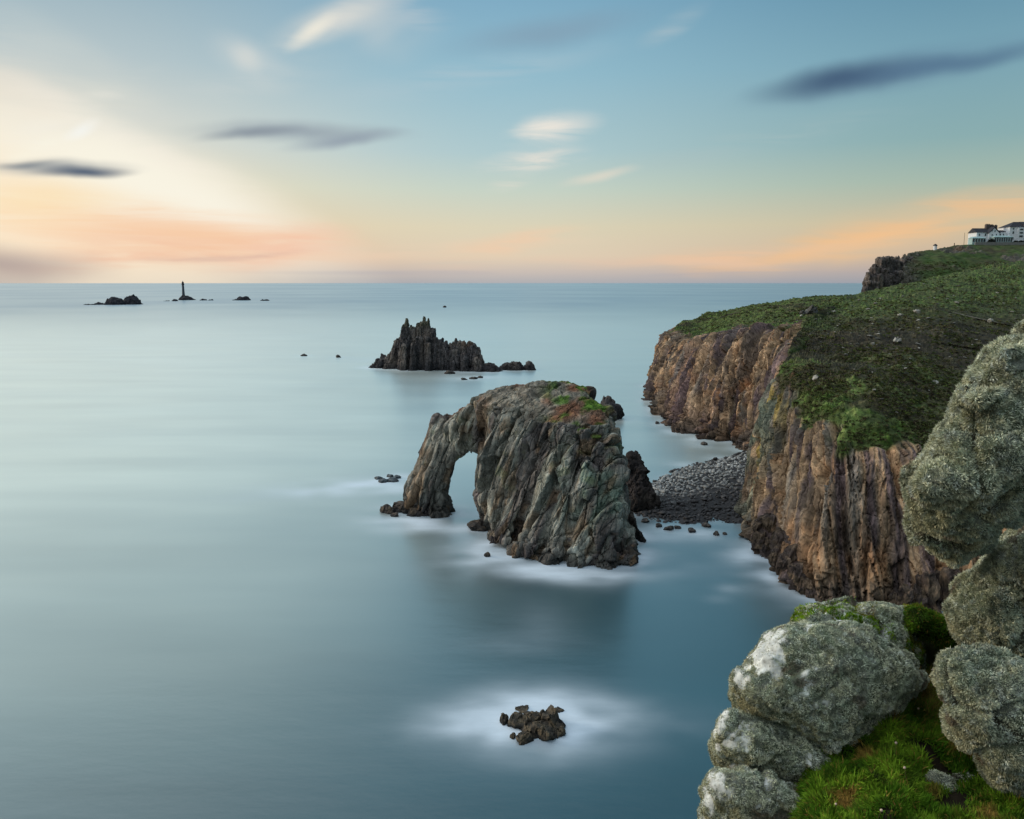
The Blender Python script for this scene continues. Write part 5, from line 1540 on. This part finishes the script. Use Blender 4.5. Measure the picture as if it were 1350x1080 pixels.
lu, lv = proj(LV)
GREEN = [(76, 114, 26), (114, 148, 40), (46, 70, 20)]
m = ((lu > 1040) & (lu < 1400) & (lv > 886) & (lv < 1130)).astype(float)
m *= sstep(-0.55, -0.15, fbm(LV * 2.2, 2, 910) + 0.1)
turf('grass', LV, LF, m, 42000, 'bright green mossy grass with dry tufts between the foreground boulders', 920, 0.03, 0.11, GREEN, 0.85, 0.6, 1.15)
m2 = ((lu > 1150) & (lu < 1300) & (lv > 880) & (lv < 960)).astype(float)
turf('grass', LV, LF, m2 * sstep(0.0, 0.3, fbm(LV * 3, 2, 911)), 4500, 'long dry grass blades on the turf mound', 921, 0.08, 0.2, [(110, 100, 50), (120, 112, 54), (70, 84, 30)], 0.6, 1.0, 0.8)
# seed heads of thrift standing out of the turf and the hollow
BV_L = BVHTree.FromPolygons([tuple(v) for v in LV], [tuple(int(i) for i in f) for f in LF])
sv, sf = loft([[(0.0016 * math.cos(a), 0.0016 * math.sin(a) + 0.012 * t * t, 0.13 * t) for a in PH[::4]] for t in np.linspace(0, 1, 5)])
hv0, hf0 = loft([[(r_ * math.cos(a), r_ * math.sin(a) + 0.012, 0.13 + z_) for a in PH[::4]] for r_, z_ in ((0.003, -0.004), (0.010, 0.002), (0.011, 0.009), (0.005, 0.015))])
V_, F_ = join([(sv, sf), (hv0, hf0)])
cF = np.where((np.arange(len(V_)) < len(sv))[:, None], lin((96, 92, 60)), lin((196, 176, 158)))
proto_f = None
for i, (u, v) in enumerate([(1160, 936), (1236, 872), (1247, 866), (1228, 884), (1252, 880), (1180, 985), (1196, 1018), (1106, 1064), (1154, 1072), (1262, 960), (1212, 930)]):
    h = BV_L.ray_cast(Vector((0, 0, CAM_H)), Vector(ray(u, v + 18)).normalized())
    if h[0] is None: continue
    if proto_f is None: o = proto_f = mesh_obj('thrift_flower', V_, F_, M['blade'], cols=cF)
    else:
        o = proto_f.copy(); COL.objects.link(o)
    o.location = h[0]; o.rotation_euler = (random.uniform(-.3, .3), random.uniform(-.3, .3), random.uniform(0, 6.28)); s_ = random.uniform(0.7, 1.15); o.scale = (s_, s_, s_)
    tag(o, 'tiny pale dried flower head on a thin stem in the turf between the boulders', 'flower', 'dried flower heads in the turf')
# moss on the slab behind
for (vf, reg, seed, lb) in ((FG[3], (1040, 1178, 798, 840), 930, 'green moss along the front of the slab behind the large rounded boulder'), (FG[3], (1192, 1262, 796, 870), 931, 'green moss at right end of the slab')):
    V_, F_ = vf
    uu_, vv_ = proj(V_); N_ = vnormals(V_, F_)
    mid = np.interp(uu_, [1040, 1100, 1150, 1178], [814, 812, 820, 834])
    mk = (uu_ > reg[0]) & (uu_ < reg[1]) & (N_[:, 2] > 0.0) & (V_[:, 1] < 7.9)
    mk = mk.astype(float) * (np.exp(-((vv_ - mid) / 9.0) ** 2) if seed == 930 else 1.0)
    turf('moss', V_, F_, mk, 45000, lb, seed, 0.012, 0.04, [(98, 136, 28), (130, 164, 36), (72, 100, 26)], 0.5)
# moss hummock at the right end of the slab
hv, hf = remesh(*loft_v([(802, 1200, 1216), (808, 1195, 1230), (818, 1197, 1246), (829, 1207, 1254), (840, 1222, 1258), (850, 1236, 1260)], 7.45, 0.35), 0.03)
hv = laplace(hv, hf, 4); hv = hv + vnormals(hv, hf) * (0.11 * fbm(hv * 3.2, 3, 940))[:, None]
tag(mesh_obj('moss_hummock', hv, hf, M['turf'], cols=np.tile(lin((34, 44, 16)), (len(hv), 1))), 'round green moss hummock between the slab and the right hand pile', 'moss hummock')
o = turf('moss', hv, hf, np.ones(len(hv)), 40000, None, 941, 0.015, 0.05, [(64, 96, 24), (92, 124, 30), (44, 66, 20)], 0.3)
o.parent = bpy.data.objects['moss_hummock']

# ------------------------------------------------------------------ sea
az = np.radians(np.concatenate([np.linspace(-180, -50, 40, endpoint=False), np.linspace(-50, 50, 420), np.linspace(50, 180, 40)[1:]]))
rad = np.concatenate([[3.0], np.geomspace(45, 900, 520), np.geomspace(900, 120000, 60)[1:]])
A_, R_ = np.meshgrid(az, rad)
SV = np.stack([np.sin(A_) * R_, np.cos(A_) * R_, np.zeros_like(A_)], -1).reshape(-1, 3)
SF = grid_faces(len(rad), len(az))[:, ::-1]
for r_ in (0, 1):
    pass
# shore points of the headland
strip = HVd.reshape(ncol, nrow, 3)
for ci_ in range(0, ncol, 3):
    rr_ = np.argmin(np.abs(strip[ci_, :60, 2])); p = strip[ci_, rr_]
    WATERLINE.append((p[0], p[1], 0.75))
kd = KDTree(len(WATERLINE))
for i, p in enumerate(WATERLINE): kd.insert((p[0], p[1], 0), i)
kd.balance()
foam = np.zeros(len(SV))
near = np.where((SV[:, 1] > 50) & (np.hypot(SV[:, 0], SV[:, 1]) < 700) & (np.abs(np.arctan2(SV[:, 0], SV[:, 1])) < 0.9))[0]
for i in near:
    co, idx, dist = kd.find((SV[i, 0], SV[i, 1], 0))
    foam[i] = 1.25 * math.exp(-(dist / 3.3) ** 1.1) * WATERLINE[idx][2]
sp = SV[near]
n1 = fbm(sp * np.array([0.10, 0.16, 0]), 4, 950); n2 = fbm(sp * np.array([0.03, 0.05, 0]) + 5, 3, 951)
foam[near] *= np.clip(0.66 + 1.7 * n1 + 0.8 * n2, 0.05, 1.5)


def soft(u, v, su, sv, k, ang=0.0, pw=2.0):
    """a pool of white water round (u, v): half sizes in metres across and along the view"""
    p = sea(u, v); s1 = su; s2 = sv
    dx, dy = sp[:, 0] - p[0], sp[:, 1] - p[1]
    c, s = math.cos(ang), math.sin(ang)
    a, b_ = dx * c + dy * s, -dx * s + dy * c
    return k * np.exp(-((a / s1) ** 2 + (b_ / s2) ** 2) ** (pw / 2))


n3 = fbm(sp * np.array([0.16, 0.55, 0]) + 9, 4, 952)
w_ = 1.35 * np.clip(0.72 + 0.9 * n1 + 0.4 * n2 + 0.7 * n3, 0.05, 1.7)
add = soft(706, 948, 8.6, 7.0, 1.3, 0, 2.2) * np.clip(0.95 + 0.55 * n1 + 0.6 * n3, 0, 1.3) + soft(745, 950, 13.0, 4.0, 0.3) * w_ + soft(640, 955, 8, 4.5, 0.3) * w_
add += soft(665, 726, 9, 6, 0.8) * w_ + soft(745, 748, 16, 6, 0.65) * w_ + soft(640, 742, 7, 4, 0.3) * w_ + soft(800, 758, 8, 3.5, 0.35) * w_
add += soft(555, 690, 10, 6, 0.7) * w_ + soft(500, 640, 10, 7, 0.6) * w_ + soft(435, 650, 18, 6, 0.6, 0.15) * w_ + soft(400, 640, 14, 5, 0.25, 0.2) * w_
add += soft(960, 776, 1.6, 1.6, 0.42) + soft(946, 790, 1.8, 1.0, 0.3) + soft(905, 705, 8, 4, 0.3) * w_ + soft(690, 850, 7, 3, 0.14) * w_ + soft(715, 820, 4, 8, 0.12)
add += soft(560, 485, 20, 14, 0.4) * w_ + soft(640, 498, 26, 12, 0.3) * w_ + soft(480, 475, 20, 20, 0.2) * w_ + soft(940, 700, 8, 5, 0.25) * w_ + soft(1010, 735, 7, 10, 0.45) * w_
foam[near] = np.clip(foam[near] + add, 0, 1)
fg_ = foam.reshape(len(rad), len(az), 1); fg_ = smooth_axis(smooth_axis(fg_, 7, 0), 7, 1); foam = fg_.ravel()

mt, nt, b = new_mat('sea_water')
tc = nd(nt, 'ShaderNodeTexCoord')
at_ = nd(nt, 'ShaderNodeAttribute', attribute_name='foam')
mp = nd(nt, 'ShaderNodeMapping'); mp.inputs['Scale'].default_value = (0.012, 0.03, 1); nt.links.new(tc.outputs['Object'], mp.inputs[0])
nA_ = nd(nt, 'ShaderNodeTexNoise', i_Scale=1.0, i_Detail=4.0, i_Roughness=0.5); nt.links.new(mp.outputs[0], nA_.inputs['Vector'])
mp2 = nd(nt, 'ShaderNodeMapping'); mp2.inputs['Scale'].default_value = (0.12, 0.3, 1); nt.links.new(tc.outputs['Object'], mp2.inputs[0])
nB_ = nd(nt, 'ShaderNodeTexNoise', i_Scale=1.0, i_Detail=5.0, i_Roughness=0.6); nt.links.new(mp2.outputs[0], nB_.inputs['Vector'])
body_c = ramp(nt, nA_.outputs[0], [(0.3, lin((4, 54, 66))), (0.7, lin((12, 72, 84)))])
mk_ = nd(nt, 'ShaderNodeAttribute', attribute_name='milk_glare')
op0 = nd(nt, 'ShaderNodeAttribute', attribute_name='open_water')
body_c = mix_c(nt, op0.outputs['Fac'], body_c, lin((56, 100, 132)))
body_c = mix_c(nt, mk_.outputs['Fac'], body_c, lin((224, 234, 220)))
fn = ramp(nt, nB_.outputs[0], [(0.25, 0.72), (0.75, 1.12)])
ff = math_n(nt, 'MULTIPLY', at_.outputs['Fac'], fn, True)
nt.links.new(mix_c(nt, ff, body_c, lin((208, 222, 234))), b.inputs['Base Color'])
b.inputs['Roughness'].default_value = 0.9; b.inputs['Specular IOR Level'].default_value = 0.0
bp = nd(nt, 'ShaderNodeBump', i_Strength=0.10, i_Distance=0.6)
nt.links.new(nB_.outputs[0], bp.inputs['Height'])
gl = nd(nt, 'ShaderNodeBsdfGlossy'); gl.inputs['Color'].default_value = (0.90, 0.99, 1.0, 1)
rg = math_n(nt, 'ADD', math_n(nt, 'MULTIPLY', nA_.outputs[0], 0.06), math_n(nt, 'ADD', math_n(nt, 'MULTIPLY', ff, 0.3), 0.28))
nt.links.new(rg, gl.inputs['Roughness']); nt.links.new(bp.outputs[0], gl.inputs['Normal'])
# reflectance of a sea whose waves are averaged over minutes: softer rise towards grazing than still water
lw = nd(nt, 'ShaderNodeLayerWeight'); lw.inputs['Blend'].default_value = 0.5
R_w = math_n(nt, 'ADD', math_n(nt, 'MULTIPLY', math_n(nt, 'POWER', lw.outputs['Facing'], 2.3), 0.97), 0.015)
R_w = math_n(nt, 'MULTIPLY', R_w, math_n(nt, 'SUBTRACT', 1.0, math_n(nt, 'MULTIPLY', ff, 0.7)))
op_ = nd(nt, 'ShaderNodeAttribute', attribute_name='open_water')
R_w = math_n(nt, 'MULTIPLY', R_w, math_n(nt, 'SUBTRACT', 1.0, math_n(nt, 'MULTIPLY', op_.outputs['Fac'], 0.42)))
ms = nd(nt, 'ShaderNodeMixShader'); nt.links.new(R_w, ms.inputs[0]); nt.links.new(b.outputs[0], ms.inputs[1]); nt.links.new(gl.outputs[0], ms.inputs[2])
nt.links.new(ms.outputs[0], nt.nodes['Material Output'].inputs['Surface'])
# milky water and reflected sky painted into the colour, palest left, in soft bands
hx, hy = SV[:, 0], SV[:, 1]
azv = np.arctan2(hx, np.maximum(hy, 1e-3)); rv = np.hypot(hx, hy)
milk_glare = (0.40 * sstep(165, 260, rv) + 0.54 * sstep(math.radians(6), math.radians(-24), azv + 0.10 * fbm(SV * np.array([.02, .012, 0]), 3, 970)) * sstep(62, 165, rv)) * sstep(1500, 480, rv)
milk_glare *= 0.85 + 0.3 * fbm(SV * np.array([0.012, 0.045, 0]), 4, 971)
milk_glare = np.clip(milk_glare, 0, 0.95)
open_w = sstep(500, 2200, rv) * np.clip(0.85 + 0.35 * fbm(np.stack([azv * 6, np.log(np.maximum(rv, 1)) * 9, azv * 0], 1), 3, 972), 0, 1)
tag(mesh_obj('sea', SV, SF, mt, attrs={'foam': foam, 'milk_glare': milk_glare, 'open_water': open_w}), 'smooth teal sea blurred by a long exposure with white water round the rocks', kind='structure')

SC.view_settings.view_transform = 'Standard'
SC.view_settings.look = 'None'
SC.view_settings.exposure = 0.0
SC.view_settings.gamma = 1.0
SC.cycles.use_denoising = True
SC.cycles.max_bounces = 6
SC.cycles.caustics_reflective = False
SC.cycles.caustics_refractive = False
SC.cycles.sample_clamp_indirect = 4.0
